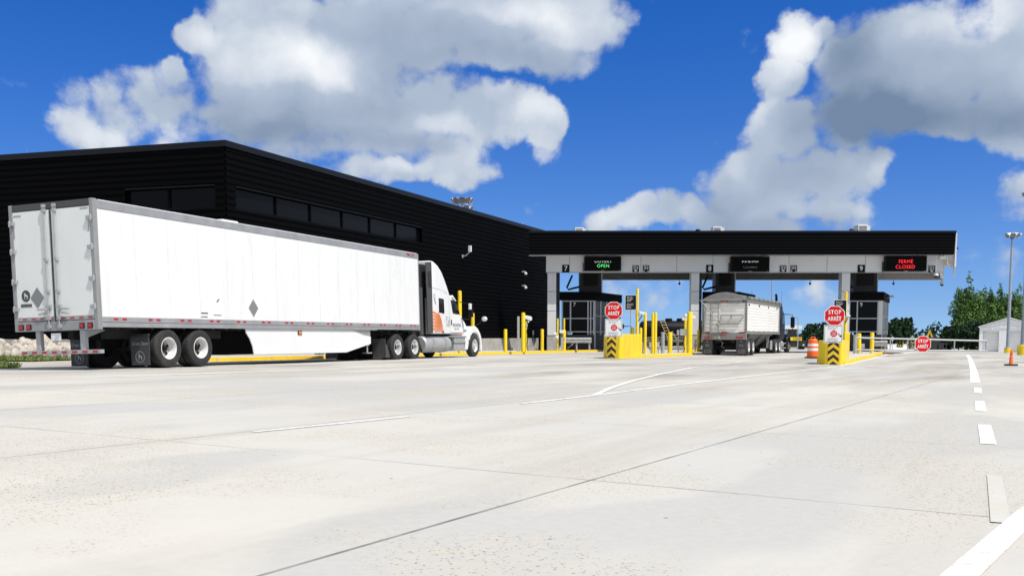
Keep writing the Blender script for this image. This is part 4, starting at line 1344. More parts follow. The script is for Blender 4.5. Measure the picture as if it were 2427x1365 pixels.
for y in (0.45, TW - 0.45):
    MB().box(9.95, 10.04, y - 0.14, y + 0.14, 0.75, 0.95).build('headlight', M_chrome, tc, bevel=0.04)
# windows on the near side and the far side
for s in (1, -1):
    f = lambda y: y if s == 1 else TW - y
    yw, yd = CYC - 1.262, CYC - 1.172
    def rpoly(pts, y, nm, m, par, t=0.012):
        a, b_ = sorted((f(y - t), f(y + 0.04)))
        return MB().prism(pts, a, b_, 'y').build(nm, m, par, bevel=0.006)
    rpoly([(5.33, 2.0), (5.36, 1.98), (6.10, 1.94), (6.14, 1.97), (6.12, 2.55), (6.08, 2.58), (5.36, 2.62), (5.32, 2.59)], yw + 0.022, 'side_window', M_carglass, tc)
    rpoly([(6.95, 2.58), (7.48, 2.54), (7.9, 1.93), (7.3, 1.98), (7.1, 2.12)], yd + 0.0, 'door_window', M_carglass, tc)
    door = rpoly([(6.93, 1.12), (8.12, 1.12), (8.12, 1.85), (7.9, 1.9), (7.3, 1.95), (6.93, 2.0)], yd + 0.012, 'door', M_white, tc, t=0.008)
    rpoly([(6.95, 1.45), (7.02, 1.45), (7.02, 1.68), (6.95, 1.68)], yd - 0.005, 'handle', M_black, door, t=0.012)
    rpoly([(6.9, 1.0), (8.1, 0.98), (8.1, 1.11), (6.9, 1.12)], yd + 0.008, 'sill_panel', M_alu, tc)
    # mirrors
    mr = MB().tube([(8.0, f(0.22), 1.75), (8.35, f(-0.02), 1.72), (8.45, f(-0.06), 1.8)], 0.025, 8).tube([(7.8, f(0.2), 2.5), (8.4, f(-0.02), 2.44)], 0.02, 8).build('mirror_arm', M_black, tc, smooth=40)
    a, b_ = sorted((f(-0.16), f(0.06)))
    MB().box(8.38, 8.52, a, b_, 1.82, 2.46).build('mirror_head', M_black, mr, bevel=0.03)
    a, b_ = sorted((f(-0.15), f(-0.02)))
    MB().box(8.25, 8.375, a, b_, 2.16, 2.44).build('mirror_cover', M_white, mr, bevel=0.03)
    h2 = MB().tube([(9.35, f(0.4), 1.3), (9.7, f(0.1), 1.55), (9.85, f(-0.05), 1.72)], 0.018, 8).build('hood_mirror', M_black, tc, smooth=40)
    MB().ball((9.9, f(-0.1), 1.76), 0.14, 12, 8, (0.8, 1.1, .85)).build('mirror_head', M_chrome, h2, smooth=60)
MB().poly([(7.46, 0.42, 2.60), (8.24, 0.45, 1.92), (8.24, TW - 0.45, 1.92), (7.46, TW - 0.42, 2.60)][::-1]).build('windscreen', M_carglass, tc)
MB().prism([(7.25, 2.72), (7.62, 2.52), (7.66, 2.56), (7.30, 2.80)], 0.3, TW - 0.3, 'y').build('sun_visor', M_white, tc, bevel=0.01)
# roof seam, grab handle, decals
mb = MB()
for a, b_ in (((4.98, 3.02), (6.5, 2.84)),):
    mb.tube([(a[0], CYC - 1.272, a[1]), (5.8, CYC - 1.245, 2.96), (b_[0], CYC - 1.212, b_[1])], 0.008, 6)
mb.build('panel_seam', M_placard, tc)
gl = MB().lathe([(.001, .05), (.085, .04), (.085, 0)], (5.12, CYC - 1.28, 2.68), 'y', 16).tube([(5.12, CYC - 1.29, 2.58), (5.2, CYC - 1.285, 2.32)], 0.012, 6)
gl.build('air_hose', M_black, tc)
ys = CYC - 1.278
for i in range(8):
    # concentric arcs swelling from the sleeper's lower rear corner
    R0 = 0.10 + i * 0.142
    th = 0.088
    pts_o, pts_i = [], []
    cx, cz = 4.95, 0.98
    for a in np.linspace(2, 90, 22):
        ra = math.radians(a)
        x, z = cx + 0.86 * R0 * math.cos(ra), cz + R0 * math.sin(ra)
        x2, z2 = cx + 0.86 * (R0 + th * (0.5 + 0.5 * math.sin(ra))) * math.cos(ra), cz + (R0 + th) * math.sin(ra)
        if z2 > 2.02 or z < 1.08:
            continue
        pts_i.append((x, ys, z))
        pts_o.append((x2, ys, z2))
    if len(pts_i) > 2:
        k = len(pts_i)
        MB().add(pts_i + pts_o, [(j, j + 1, k + j + 1, k + j) for j in range(k - 1)]).build('orange_stripe', M_orange2, tc)
text('lettering', 'FRONTIER', 0.20, M_ink, tc, (7.52, CYC - 1.196, 1.44), bold=0.0, sx=0.92, **SIDE)
mb = MB()
random.seed(4)
for k in range(6):
    z = 1.78 - 0.075 * k
    x = 6.3
    while x < 6.72:
        w = random.uniform(0.03, 0.1)
        if random.random() < 0.75:
            mb.poly([(x, CYC - 1.235, z), (x + w, CYC - 1.235, z), (x + w, CYC - 1.235, z + 0.03), (x, CYC - 1.235, z + 0.03)])
        x += w + 0.03
for x, w in ((7.24, .16), (7.43, .05), (7.52, .2)):
    mb.poly([(x, CYC - 1.197, 1.27), (x + w, CYC - 1.197, 1.27), (x + w, CYC - 1.197, 1.305), (x, CYC - 1.197, 1.305)])
mb.build('small_print', M_placard, tc)
ln_ = MB().ball((5.95, CYC - 1.27, 1.13), 0.06, 10, 6, (1, .3, 1)).build('marker_lamp', M_black, tc)
MB().ball((5.95, CYC - 1.283, 1.13), 0.04, 10, 6, (1, .3, 1)).build('lens', M_red, ln_)
MB().box(7.8, 7.95, CYC - 1.19, CYC - 1.165, 1.02, 1.10).build('marker_lamp', M_amber, tc)
# dark side extenders behind the sleeper
for s in (1, -1):
    f = lambda y: y if s == 1 else TW - y
    a, b_ = sorted((f(0.13), f(0.17)))
    MB().prism([(4.42, 1.08), (4.9, 1.08), (4.9, 4.13), (4.36, 4.05)], a, b_, 'y').build('side_extender', M_grey, tc, bevel=0.01)
    a, b_ = sorted((f(0.122), f(0.129)))
    MB().prism([(4.5, 3.02), (4.84, 3.0), (4.84, 3.72), (4.5, 3.70)], a, b_, 'y').build('extender_panel', M_dark, tc)
    MB().tube([(4.05, f(0.3), 1.0), (4.05, f(0.3), 3.0)], 0.12, 14).build('air_deflector', M_galv if False else M_grey, tc, smooth=40)
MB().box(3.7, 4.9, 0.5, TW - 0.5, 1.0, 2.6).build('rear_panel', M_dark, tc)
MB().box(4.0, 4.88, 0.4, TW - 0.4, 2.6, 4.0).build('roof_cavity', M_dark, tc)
# chassis, tank, steps, wheels
ch = MB().box(0.6, 9.6, 0.85, 1.05, 0.62, 0.9).box(0.6, 9.6, TW - 1.05, TW - 0.85, 0.62, 0.9).box(1.0, 3.6, 0.9, TW - 0.9, 0.9, 1.1)
ch.box(4.3, 9.4, 0.8, TW - 0.8, 0.45, 1.05)
for x in (1.58, 3.03):
    ch.tube([(x, 0.3, 0.52), (x, TW - 0.3, 0.52)], 0.08, 10).box(x - 0.2, x + 0.2, 1.1, TW - 1.1, 0.35, 0.75)
ch.build('chassis', M_dark, tc)
for s in (1, -1):
    f = lambda y: y if s == 1 else TW - y
    yt = f(0.50)
    tk = MB().lathe([(.001, 4.25), (.30, 4.27), (.355, 4.33), (.355, 6.72), (.30, 6.78), (.001, 6.80)], (0, yt, 0.60), 'x', 28).build('fuel_tank', M_galv, tc, smooth=40)
    mb = MB()
    for x in (4.95, 6.15):
        mb.lathe([(.358, x), (.368, x), (.368, x + .09), (.358, x + .09)], (0, yt, 0.60), 'x', 28)
    mb.build('tank_strap', M_alu, tk, smooth=40)
    a, b_ = sorted((f(0.12), f(0.7)))
    st = MB().box(6.95, 8.25, a, b_, 0.30, 0.36).box(7.0, 8.2, a, b_, 0.64, 0.70).box(6.75, 8.3, a, b_, 0.90, 0.96)
    a, b_ = sorted((f(0.17), f(0.66)))
    st.box(7.02, 8.1, a, b_, 0.36, 0.64).box(7.05, 8.18, a, b_, 0.70, 0.90)
    st.build('step_box', M_galv, tc, bevel=0.01)
    a, b_ = sorted((f(0.14), f(0.6)))
    MB().prism([(8.2, .32), (8.45, .32), (8.6, .7), (8.6, .98), (8.2, .98)], a, b_, 'y').build('step_fairing', M_white, tc, bevel=0.02)
    a, b_ = sorted((f(0.05), f(0.62)))
    MB().box(0.55, 0.575, a, b_, 0.10, 0.85).build('mud_flap', M_flap, tc)
    MB().prism([(0.55, 0.10), (0.95, 0.10), (0.72, 0.62), (0.55, 0.60)], a + 0.02, a + 0.035, 'y').build('flap_bracket', M_grey, tc) if s == 1 else None
    MB().tube([(3.85, f(0.35), 0.85), (4.0, f(0.25), 0.25)], 0.04, 6).build('quarter_fender', M_black, tc)
for x in (1.58, 3.03):
    for s in 'rl':
        wheel(tc, x, 0.50, s, rim=M_chrome, y0=0.05, holes=10)
for s in 'rl':
    wheel(tc, 9.24, 0.50, s, dual=False, rim=M_chrome, y0=0.12, steer=True)


# ------------------------------------------------------------------ hopper trailer and its black tractor in lane 8
HA = math.atan2(1, 0.47)
HB = Vector((13.5, 56.0, gz(13.5, 56.0)))
hp = thing('hopper_trailer', 'white corrugated grain hopper trailer with a rear ladder, stopped in lane 8', 'trailer', HB, HA)
HW, HL = 2.62, 10.75
HZ0, HZ1 = 1.28, 3.22


def corr(mb, p0, p1, z0, z1, pitch, depth, n):
    k = max(1, round((z1 - z0) / pitch))
    h = (z1 - z0) / k
    prof = []
    for i in range(k):
        b_ = z0 + i * h
        prof += [(b_, 0.0), (b_ + h * 0.12, depth), (b_ + h * 0.82, depth), (b_ + h * 0.94, 0.0)]
    prof.append((z1, 0.0))
    vs = []
    for z, o in prof:
        for p in (Vector(p0), Vector(p1)):
            q = p + Vector(n) * o
            vs.append((q.x, q.y, z))
    return mb.add(vs, [(2 * i, 2 * i + 1, 2 * i + 3, 2 * i + 2) for i in range(len(prof) - 1)])


MB().box(0.06, HL - 0.05, 0.06, HW - 0.06, HZ0, HZ1).build('tub', M_hopgrey, hp)
mb = MB()
corr(mb, (0.12, 0.055, 0), (HL - 0.35, 0.055, 0), HZ0 + 0.12, HZ1 - 0.12, 0.165, 0.03, (0, -1, 0))
mb.build('side_panel', M_corr, hp)
mb = MB()
corr(mb, (HL - 0.35, HW - 0.055, 0), (0.12, HW - 0.055, 0), HZ0 + 0.12, HZ1 - 0.12, 0.165, 0.03, (0, 1, 0))
mb.build('side_panel', M_corr, hp)
mb = MB()
corr(mb, (0.055, HW - 0.12, 0), (0.055, 0.12, 0), HZ0 + 0.04, HZ1 - 0.16, 0.175, 0.03, (-1, 0, 0))
mb.build('rear_panel', M_corr, hp)
for y in (0.0, HW - 0.11):
    MB().box(0.0, 0.12, y, y + 0.11, HZ0 - 0.3, HZ1).build('corner_post', M_hopgrey, hp, bevel=0.01)
MB().box(HL - 0.35, HL, 0.0, HW, HZ0 - 0.05, HZ1).build('front_frame', M_hopgrey, hp, bevel=0.02)
for y in (0.0, HW - 0.08):
    MB().box(0.12, HL - 0.35, y, y + 0.08, HZ0 - 0.02, HZ0 + 0.115).build('bottom_rail', M_hopgrey, hp)
    mb = MB().box(0.0, HL, y - 0.03, y + 0.09, HZ1 - 0.115, HZ1)
    mb.build('top_rail', M_hopgrey, hp)
# rolled tarp along the near top edge with its straps, arched roof
mb = MB().tube([(0.1, 0.02, HZ1 + 0.1), (HL - 0.1, 0.02, HZ1 + 0.1)], 0.10, 12)
tp = mb.build('rolled_tarp', M_tarp, hp, smooth=40)
mb = MB()
for k in range(8):
    x = 0.5 + k * 1.38
    mb.lathe([(.103, x), (.112, x), (.112, x + 0.9), (.103, x + 0.9)], (0, 0.02, HZ1 + 0.1), 'x', 12)
mb.build('tarp_strap', M_hopgrey, tp, smooth=40)
arch = [(y, HZ1 + 0.42 * math.sin(math.pi * (y) / HW) ** 0.85 if 0 < y < HW else HZ1) for y in np.linspace(0, HW, 17)]
MB().prism([(float(a), float(b_)) for a, b_ in arch] + [(HW, HZ1 - 0.02), (0, HZ1 - 0.02)], 0.12, HL, 'x').build('tarp_cover', M_tarp, hp, smooth=30)
MB().prism([(float(a), float(b_) + 0.03) for a, b_ in arch] + [(HW, HZ1 - 0.17), (0, HZ1 - 0.17)], -0.01, 0.115, 'x').build('rear_gable', M_hopgrey, hp, bevel=0.01)
MB().box(-0.018, -0.0105, HW / 2 - 0.2, HW / 2 + 0.2, HZ1 + 0.22, HZ1 + 0.32).build('name_plate', M_placard, hp)
mb = MB().box(-0.016, -0.0105, 0.1, HW - 0.1, HZ1 - 0.02, HZ1 + 0.005)
mb.build('gable_bead', M_galv, hp)
for y in (HW / 2 - 0.16, HW / 2, HW / 2 + 0.16):
    MB().lathe([(.001, -.05), (.055, -.04), (.055, -.012)], (0, y, HZ1 - 0.075), 'x', 12).build('marker_lamp', M_red, hp)
for y in (0.15, HW - 0.15):
    MB().box(-0.05, -0.012, y - 0.12, y + 0.12, HZ1 - 0.12, HZ1 - 0.03).build('work_lamp', M_grey, hp, bevel=0.01)
mb = MB().tube([(-0.03, HW - 0.35, HZ1 - 0.02), (-0.04, HW - 0.4, HZ1 - 0.24), (-0.04, HW / 2 + 0.25, HZ1 - 0.26), (-0.04, HW / 2 + 0.12, HZ1 - 0.12)], 0.018, 6)
mb.tube([(-0.03, 0.3, HZ1 - 0.02), (-0.04, 0.5, HZ1 - 0.26), (-0.04, HW / 2 - 0.12, HZ1 - 0.27), (-0.04, HW / 2, HZ1 - 0.12)], 0.018, 6)
mb.build('cable', M_galv, hp, smooth=40)
# ladder
ld = MB()
y0, y1 = HW - 0.52, HW - 0.98
for y in (y0, y1):
    ld.tube([(-0.10, y, 0.98), (-0.10, y, HZ1 - 0.05)], 0.024, 8)
for k in range(9):
    z = 1.08 + 0.24 * k
    ld.tube([(-0.10, y0, z), (-0.10, y1, z)], 0.018, 6)
ld.build('ladder', M_hopgrey, hp, smooth=40)
mb = MB().tube([(-0.05, HW + 0.05, HZ1 - 0.05), (-0.14, HW - 0.5, 2.55), (-0.14, HW - 0.95, 1.9), (-0.1, HW - 1.35, 1.36)], 0.022, 8).tube([(-0.05, HW + 0.12, HZ1 - 0.02), (-0.05, 0.1, HZ1 + 0.03)], 0.02, 8)
mb.tube([(-0.06, HW - 0.18, 1.4), (-0.06, HW - 0.22, 2.9)], 0.03, 8)
mb.build('crank_rod', M_galv, hp, smooth=40)
# folded catwalk frame on the rear panel
mb = MB()
za, zb_ = 1.86, 2.32
mb.tube([(-0.08, 1.50, zb_), (-0.08, 0.22, zb_)], 0.026, 8).tube([(-0.10, 1.62, za), (-0.10, 0.45, za)], 0.026, 8)
mb.tube([(-0.08, 1.50, zb_), (-0.08, 1.50, 2.16), (-0.1, 1.62, za)], 0.022, 8).tube([(-0.08, 0.22, zb_), (-0.08, 0.2, 2.2), (-0.1, 0.45, za)], 0.022, 8)
mb.tube([(-0.08, 0.9, zb_), (-0.08, 0.9, 2.16)], 0.03, 8).tube([(-0.09, 0.9, 2.16), (-0.1, 1.1, za)], 0.015, 6)
for k in range(3):
    z = 1.95 + 0.075 * k
    mb.tube([(-0.09, 1.58 - .03 * k, z), (-0.09, 0.38 - .05 * k, z)], 0.013, 6)
mb.build('folded_catwalk', M_hopgrey, hp, smooth=40)
# rear bumper, lamps, tape, flaps
MB().box(-0.06, 0.12, 0.0, HW, 0.92, HZ0).build('rear_bumper', M_hopgrey, hp, bevel=0.015)
for k in range(5):
    y = 0.12 + k * 0.5
    MB().box(-0.012, -0.006, y, y + 0.33, HZ0 + 0.035, HZ0 + 0.095).build('reflector', M_red if k % 2 == 0 else M_sign_white, hp)
mb = MB()
for y in (0.25, 0.40, 0.55):
    mb = MB().lathe([(.001, -.095), (.06, -.085), (.065, -.0605)], (0, y, 1.06), 'x', 14)
    mb.build('tail_lamp', M_red, hp)
for y in (HW - 0.25, HW - 0.4, HW - 0.55):
    MB().lathe([(.001, -.095), (.06, -.085), (.065, -.0605)], (0, y, 1.06), 'x', 14).build('tail_lamp', M_red, hp)
for y in (HW / 2 - 0.14, HW / 2, HW / 2 + 0.14):
    MB().lathe([(.001, -.09), (.045, -.08), (.05, -.0605)], (0, y, 1.2), 'x', 12).build('marker_lamp', M_red, hp)
text('lettering', 'USA', 0.2, M_sign_white, hp, (-0.066, HW - 0.93, 1.05), bold=0.001, **REAR)
text('lettering', '78', 0.15, M_ink, hp, (0.005, HW - 1.25, HZ0 + 0.18), sx=0.9, **REAR)
for y in (0.02, HW - 0.62):
    f = MB().box(0.10, 0.13, y, y + 0.6, 0.08, 0.90).build('mud_flap', M_flap, hp, bevel=0.01)
    mb = MB()
    mb.box(0.088, 0.0985, y + 0.12, y + 0.48, 0.17, 0.19).box(0.088, 0.0985, y + 0.12, y + 0.48, 0.29, 0.31).box(0.088, 0.0985, y + 0.12, y + 0.14, 0.195, 0.285).box(0.088, 0.0985, y + 0.46, y + 0.48, 0.195, 0.285)
    mb.build('plate_outline', M_galv, f)
    mb = MB()
    for a, b_, z in ((.2, .3, .62), (.34, .42, .62), (.2, .26, .55), (.3, .42, .55), (.24, .38, .8)):
        mb.poly([(0.0975, y + b_, z), (0.0975, y + a, z), (0.0975, y + a, z + .03), (0.0975, y + b_, z + .03)])
    mb.build('print', M_galv, f)
MB().tube([(-0.02, 1.55, 0.9), (-0.05, 1.35, 0.72), (-0.02, 1.45, 0.55), (0.0, 1.3, 0.45)], 0.014, 6).build('hanging_cable', M_galv, hp, smooth=40)
# hoppers, chassis
mb = MB()
for xc in (3.3, 7.2):
    mb.rings([[(xc - 1.9, 0.1, HZ0), (xc + 1.9, 0.1, HZ0), (xc + 1.9, HW - 0.1, HZ0), (xc - 1.9, HW - 0.1, HZ0)],
              [(xc - 0.45, 0.9, 0.5), (xc + 0.45, 0.9, 0.5), (xc + 0.45, HW - 0.9, 0.5), (xc - 0.45, HW - 0.9, 0.5)]])
mb.build('hopper_chute', M_grey, hp)
mb = MB().box(0.3, 3.4, 0.75, 0.95, 0.75, 1.2).box(0.3, 3.4, HW - 0.95, HW - 0.75, 0.75, 1.2).box(8.4, 10.7, 0.7, HW - 0.7, 1.0, 1.25)
for x in (0.85, 2.1):
    mb.tube([(x, 0.25, 0.5), (x, HW - 0.25, 0.5)], 0.07, 8)
mb.build('bogie', M_dark, hp)
MB().box(8.15, 8.3, 0.25, 0.4, 0.35, 1.2).box(8.1, 8.75, 0.12, 0.16, 0.25, 0.85).box(8.15, 8.3, HW - 0.4, HW - 0.25, 0.35, 1.2).build('landing_gear', M_galv, hp)
for x in (0.85, 2.1):
    for s in 'rl':
        wheel(hp, x, 0.5, s, R=0.5, rim=M_chrome, y0=0.02, width=HW, holes=10)
mb = MB()
for k in range(20):
    if k % 3 != 2:
        x = 0.3 + k * 0.52
        mb.box(x, x + 0.14, 0.012, 0.0245, HZ0 + 0.125, HZ0 + 0.165)
mb.build('rivet_strip', M_grey, hp)
for k in range(4):
    x = 0.5 + k * 3.0
    MB().prism([(x, HZ1 - 0.34), (x + 0.12, HZ1 - 0.30), (x + 0.16, HZ1 - 0.22), (x + 0.05, HZ1 - 0.22)], -0.02, 0.02, 'y').build('side_hook', M_black, hp)

bt = thing('tractor_truck', 'black sleeper tractor pulling the white hopper trailer in lane 8', 'truck', HB + Vector((math.cos(HA), math.sin(HA), 0)) * 9.0 + Vector((0, 0, -0.08)), HA)
CYC = HW / 2
MB().rings(loft([(2.05, 1.16, .95, 3.42, .12), (2.15, 1.18, .95, 3.46, .18), (3.2, 1.18, .95, 3.46, .2), (3.7, 1.15, .95, 3.38, .3), (3.95, 1.1, .95, 3.2, .35)])).build('sleeper', M_blacktruck, bt, smooth=40)
MB().rings(loft([(3.94, 1.08, .95, 3.1, .2), (4.5, 1.08, .95, 3.02, .2), (4.95, 1.07, .95, 2.8, .2), (5.3, 1.05, .95, 2.1, .15)])).build('cab', M_blacktruck, bt, smooth=40)
MB().rings(loft([(5.29, .82, .8, 2.02, .25), (6.2, .8, .75, 1.92, .3), (7.0, .75, .7, 1.75, .3), (7.15, .7, .7, 1.6, .2)])).build('hood', M_blacktruck, bt, smooth=40)
for ya, yb in ((0.12, 0.6), (HW - 0.6, HW - 0.12)):
    MB().prism([(5.35, .95), (5.5, 1.18), (5.9, 1.32), (6.4, 1.34), (6.8, 1.2), (7.05, .9), (7.1, .55), (6.95, .55), (6.85, .85), (6.6, 1.05), (6.2, 1.1), (5.8, 1.0), (5.6, .8), (5.5, .6), (5.35, .6)], ya, yb, 'y').build('fender', M_blacktruck, bt, bevel=0.03)
MB().box(7.0, 7.25, 0.15, HW - 0.15, 0.3, 0.62).build('bumper', M_chrome, bt, bevel=0.03)
for s in (1, -1):
    f = lambda y: y if s == 1 else HW - y
    a, b_ = sorted((f(CYC - 1.092), f(CYC - 1.05)))
    MB().prism([(4.05, 2.1), (5.05, 2.05), (4.8, 2.72), (4.1, 2.78)], a, b_, 'y').build('door_window', M_carglass, bt)
    a, b_ = sorted((f(0.02), f(0.3)))
    m_ = MB().tube([(4.9, f(0.24), 2.75), (5.15, f(-0.25), 2.72), (5.2, f(-0.28), 1.65), (4.9, f(0.2), 1.62)], 0.028, 8).build('mirror_arm', M_blacktruck, bt, smooth=40)
    a, b_ = sorted((f(-0.42), f(-0.14)))
    MB().box(5.12, 5.24, a, b_, 1.80, 2.55).build('mirror_head', M_blacktruck, m_, bevel=0.03)
    MB().tube([(1.85, f(0.28), 0.9), (1.85, f(0.28), 3.55), (1.80, f(0.28), 3.8), (1.66, f(0.28), 4.0)], 0.085, 12).build('exhaust_stack', M_black, bt, smooth=40)
    MB().lathe([(.001, 2.5), (.33, 2.52), (.33, 4.2), (.001, 4.22)], (0, f(0.45), 0.62), 'x', 20).build('fuel_tank', M_galv, bt, smooth=40)
    a, b_ = sorted((f(0.16), f(0.6)))
    MB().box(4.3, 5.3, a, b_, 0.35, 0.42).box(4.3, 5.3, a, b_, 0.68, 0.75).build('step', M_galv, bt)
    MB().tube([(3.9, f(0.3), 3.05), (3.85, f(0.28), 4.35)], 0.008, 5).build('antenna', M_black, bt)
MB().box(-0.2, 7.0, 0.7, HW - 0.7, 0.55, 1.0).build('chassis', M_dark, bt)
for x in (0.72, 2.0):
    for s in 'rl':
        wheel(bt, x, 0.52, s, R=0.5, rim=M_chrome, width=HW, holes=10)
for s in 'rl':
    wheel(bt, 6.25, 0.52, s, R=0.5, rim=M_chrome, width=HW, dual=False, y0=0.12, steer=True)


# ------------------------------------------------------------------ street furniture
SLAB = 0.146


def bollard(px, Y, ytop, r, label, slab=SLAB, cap=True, lean=0.0, group='yellow bollards'):
    p = at(px, 800, Y)
    z0 = gz(p.x, Y) + slab
    h = at(px, ytop, Y).z - z0
    o = MB().lathe([(r, -0.02), (r, h - 0.05), (r * 0.92, h - 0.015), (r * 0.6, h)] + [(0.001, h + 0.006)], (0, 0, 0), 'z', 20).build('bollard', M_yellow, None, smooth=40)
    o.location = (p.x, Y, z0)
    o.rotation_euler = (0, lean, random.uniform(0, 3))
    return tag(o, label, 'bollard', group)


# along the warehouse pavement
bollard(1090, 50.5, 689, 0.10, 'tall yellow post rising behind the white tractor cab roof')
bollard(1120.5, 53.5, 742, 0.10, 'yellow post seen just above the white tractor hood')
bollard(1198, 58.5, 780, 0.105, 'short yellow bollard standing alone against the concrete plinth')
bollard(1240, 56.5, 741, 0.115, 'tall yellow bollard hiding the grey card reader column')
bollard(1285, 63.0, 780, 0.105, 'short yellow bollard just left of the grey lane 7 column')
bollard(1321.5, 64.5, 755, 0.06, 'thin yellow post with a white gadget, between column 7 and the guard rail')
bollard(1337, 66.0, 755, 0.06, 'thin yellow post rising behind the guard rail of booth 7')
bollard(1337, 64.3, 782, 0.115, 'thick yellow bollard at the left end of the booth 7 guard rail')


def card_reader(px, Y, ytop, label):
    p = at(px, 800, Y)
    z0 = gz(p.x, Y) + SLAB
    h = at(px, ytop, Y).z - z0
    r = thing('reader_column', label, 'equipment post', (p.x, Y, z0), 0.1)
    MB().box(-0.36, -0.22, -0.05, 0.08, 0, h - 0.1).build('grey_post', M_galv, r, bevel=0.01)
    MB().box(-0.40, -0.18, -0.09, 0.12, 0, 0.06).build('base_plate', M_galv, r)
    MB().tube([(0.17, 0.0, 0), (0.17, 0.0, h - 0.35)], 0.055, 12).build('yellow_post', M_yellow, r, smooth=40)
    cmh = MB().prism([(0.04, h - 0.02), (0.46, h - 0.10), (0.52, h - 0.17), (0.52, h - 0.32), (0.42, h - 0.36), (0.04, h - 0.22)], -0.14, 0.14, 'y').build('camera_hood', M_white, r, bevel=0.03)
    MB().tube([(0.30, -0.05, h - 0.34), (0.30, -0.05, h - 0.46)], 0.05, 10).build('lamp', M_white, cmh, smooth=40)
    MB().box(0.12, 0.26, -0.07, 0.07, h - 0.74, h - 0.52).build('control_box', M_galv, r, bevel=0.01)
    MB().box(0.22, 0.40, -0.08, 0.06, 0.36, 0.62).build('intercom_box', M_galv, r, bevel=0.015)
    MB().tube([(0.20, -0.06, h - 0.9), (0.26, -0.09, 0.7), (0.22, -0.08, 0.3), (0.30, -0.02, 0.02)], 0.014, 6).build('cable', M_black, r, smooth=40)
    return r


card_reader(1240, 58.3, 746, 'grey reader column with a white hooded camera behind the tall yellow bollard')


def guard_rail(x0, Y, length, z0, label, px=None, h=0.75, rz=0.0, posts=3):
    r = thing('guard_rail', label, 'guard rail', (x0, Y, z0), rz, 'grey guard rails')
    pr = [(-0.0, 0.00), (-0.03, 0.03), (-0.07, 0.06), (-0.07, 0.13), (-0.02, 0.16), (-0.02, 0.19), (-0.07, 0.22), (-0.07, 0.29), (-0.03, 0.32), (0, 0.35), (0.02, 0.35), (0.0, 0.30), (-0.05, 0.28), (-0.05, 0.23), (0, 0.20),
          (0, 0.15), (-0.05, 0.12), (-0.05, 0.07), (0, 0.04), (0.02, 0.0)]
    MB().prism([(a, b_ + h - 0.35) for a, b_ in pr], -length / 2, length / 2, 'x').build('rail', M_galv, r)
    for k in range(posts):
        x = -length / 2 + 0.12 + k * (length - 0.24) / (posts - 1)
        MB().box(x - 0.05, x + 0.05, 0.03, 0.15, 0, h - 0.02).build('post', M_galv, r, bevel=0.006)
    return r


xg = at(1367, 800, 64.8)
gr7 = guard_rail(xg.x, 64.8, 1.95, gz(xg.x, 64.8) + SLAB, 'grey W-beam guard rail in front of booth 7', h=0.82)
MB().tube([(-0.6, 0.2, 0.1), (0.0, 0.35, 0.6)], 0.03, 6).build('brace', M_galv, gr7)
p = at(1319, 800, 63.8)
eq = thing('barrier_sensor', 'white sensor heads and grey box by the foot of column 7', 'equipment post', (p.x, 63.8, gz(p.x, 63.8) + SLAB))
MB().tube([(0, 0, 0), (0, 0, 1.0)], 0.025, 8).build('stem', M_galv, eq)
MB().box(-0.22, 0.02, -0.06, 0.06, 1.0, 1.18).box(-0.08, 0.14, -0.07, 0.05, 0.78, 0.96).build('sensor_head', M_white, eq, bevel=0.03)
MB().box(0.28, 0.44, -0.06, 0.08, 0.0, 0.86).build('grey_box', M_galv, eq, bevel=0.01)
p = at(1331, 800, 64.0)
eb = thing('control_box', 'white box mounted on the thick yellow bollard by booth 7', 'box', (p.x, 63.9, gz(p.x, 64) + SLAB))
MB().box(-0.14, 0.16, 0.02, 0.13, 1.12, 1.32).box(0.02, 0.1, 0.13, 0.3, 1.16, 1.24).build('housing', M_white, eb, bevel=0.02)
MB().box(-0.02, 0.2, 0.0, 0.03, 0.6, 0.85).box(-0.01, 0.0, 0.05, 0.06, 0, 1.12).build('lower_box', M_galv, eb)


# ---- crash blocks with chevrons, stop signs and notices
def octagon(r):
    return [(r * math.cos(math.radians(22.5 + 45 * k)), r * math.sin(math.radians(22.5 + 45 * k))) for k in range(8)]


def stop_sign(parent_name, label, loc, rz, w, zc, post=None, fixed=None):
    r = thing('stop_sign', label, 'sign', loc, rz, 'octagonal stop signs')
    R_ = w / 2 / math.cos(math.radians(22.5))
    MB().prism([(x, z + zc) for x, z in octagon(R_)], -0.012, 0.0, 'y').build('border', M_sign_white, r)
    MB().prism([(x, z + zc) for x, z in octagon(R_ * 0.93)], -0.016, -0.0125, 'y').build('red_face', M_stop, r)
    text('lettering', 'STOP', w * 0.295, M_sign_white, r, (0, -0.019, zc + w * 0.17), (1, 0, 0), (0, 0, 1), sx=0.78, bold=w * 0.006, space=1.2)
    text('lettering', 'ARRÊT', w * 0.295, M_sign_white, r, (0, -0.019, zc - w * 0.165), (1, 0, 0), (0, 0, 1), sx=0.73, bold=w * 0.006, space=1.06)
    if post:
        MB().box(-0.025, 0.025, 0.40, 0.44, post[0], post[1]).box(-0.02, 0.02, 0.002, 0.399, zc + .05, zc + .08).build('post', M_galv, r)
    return r


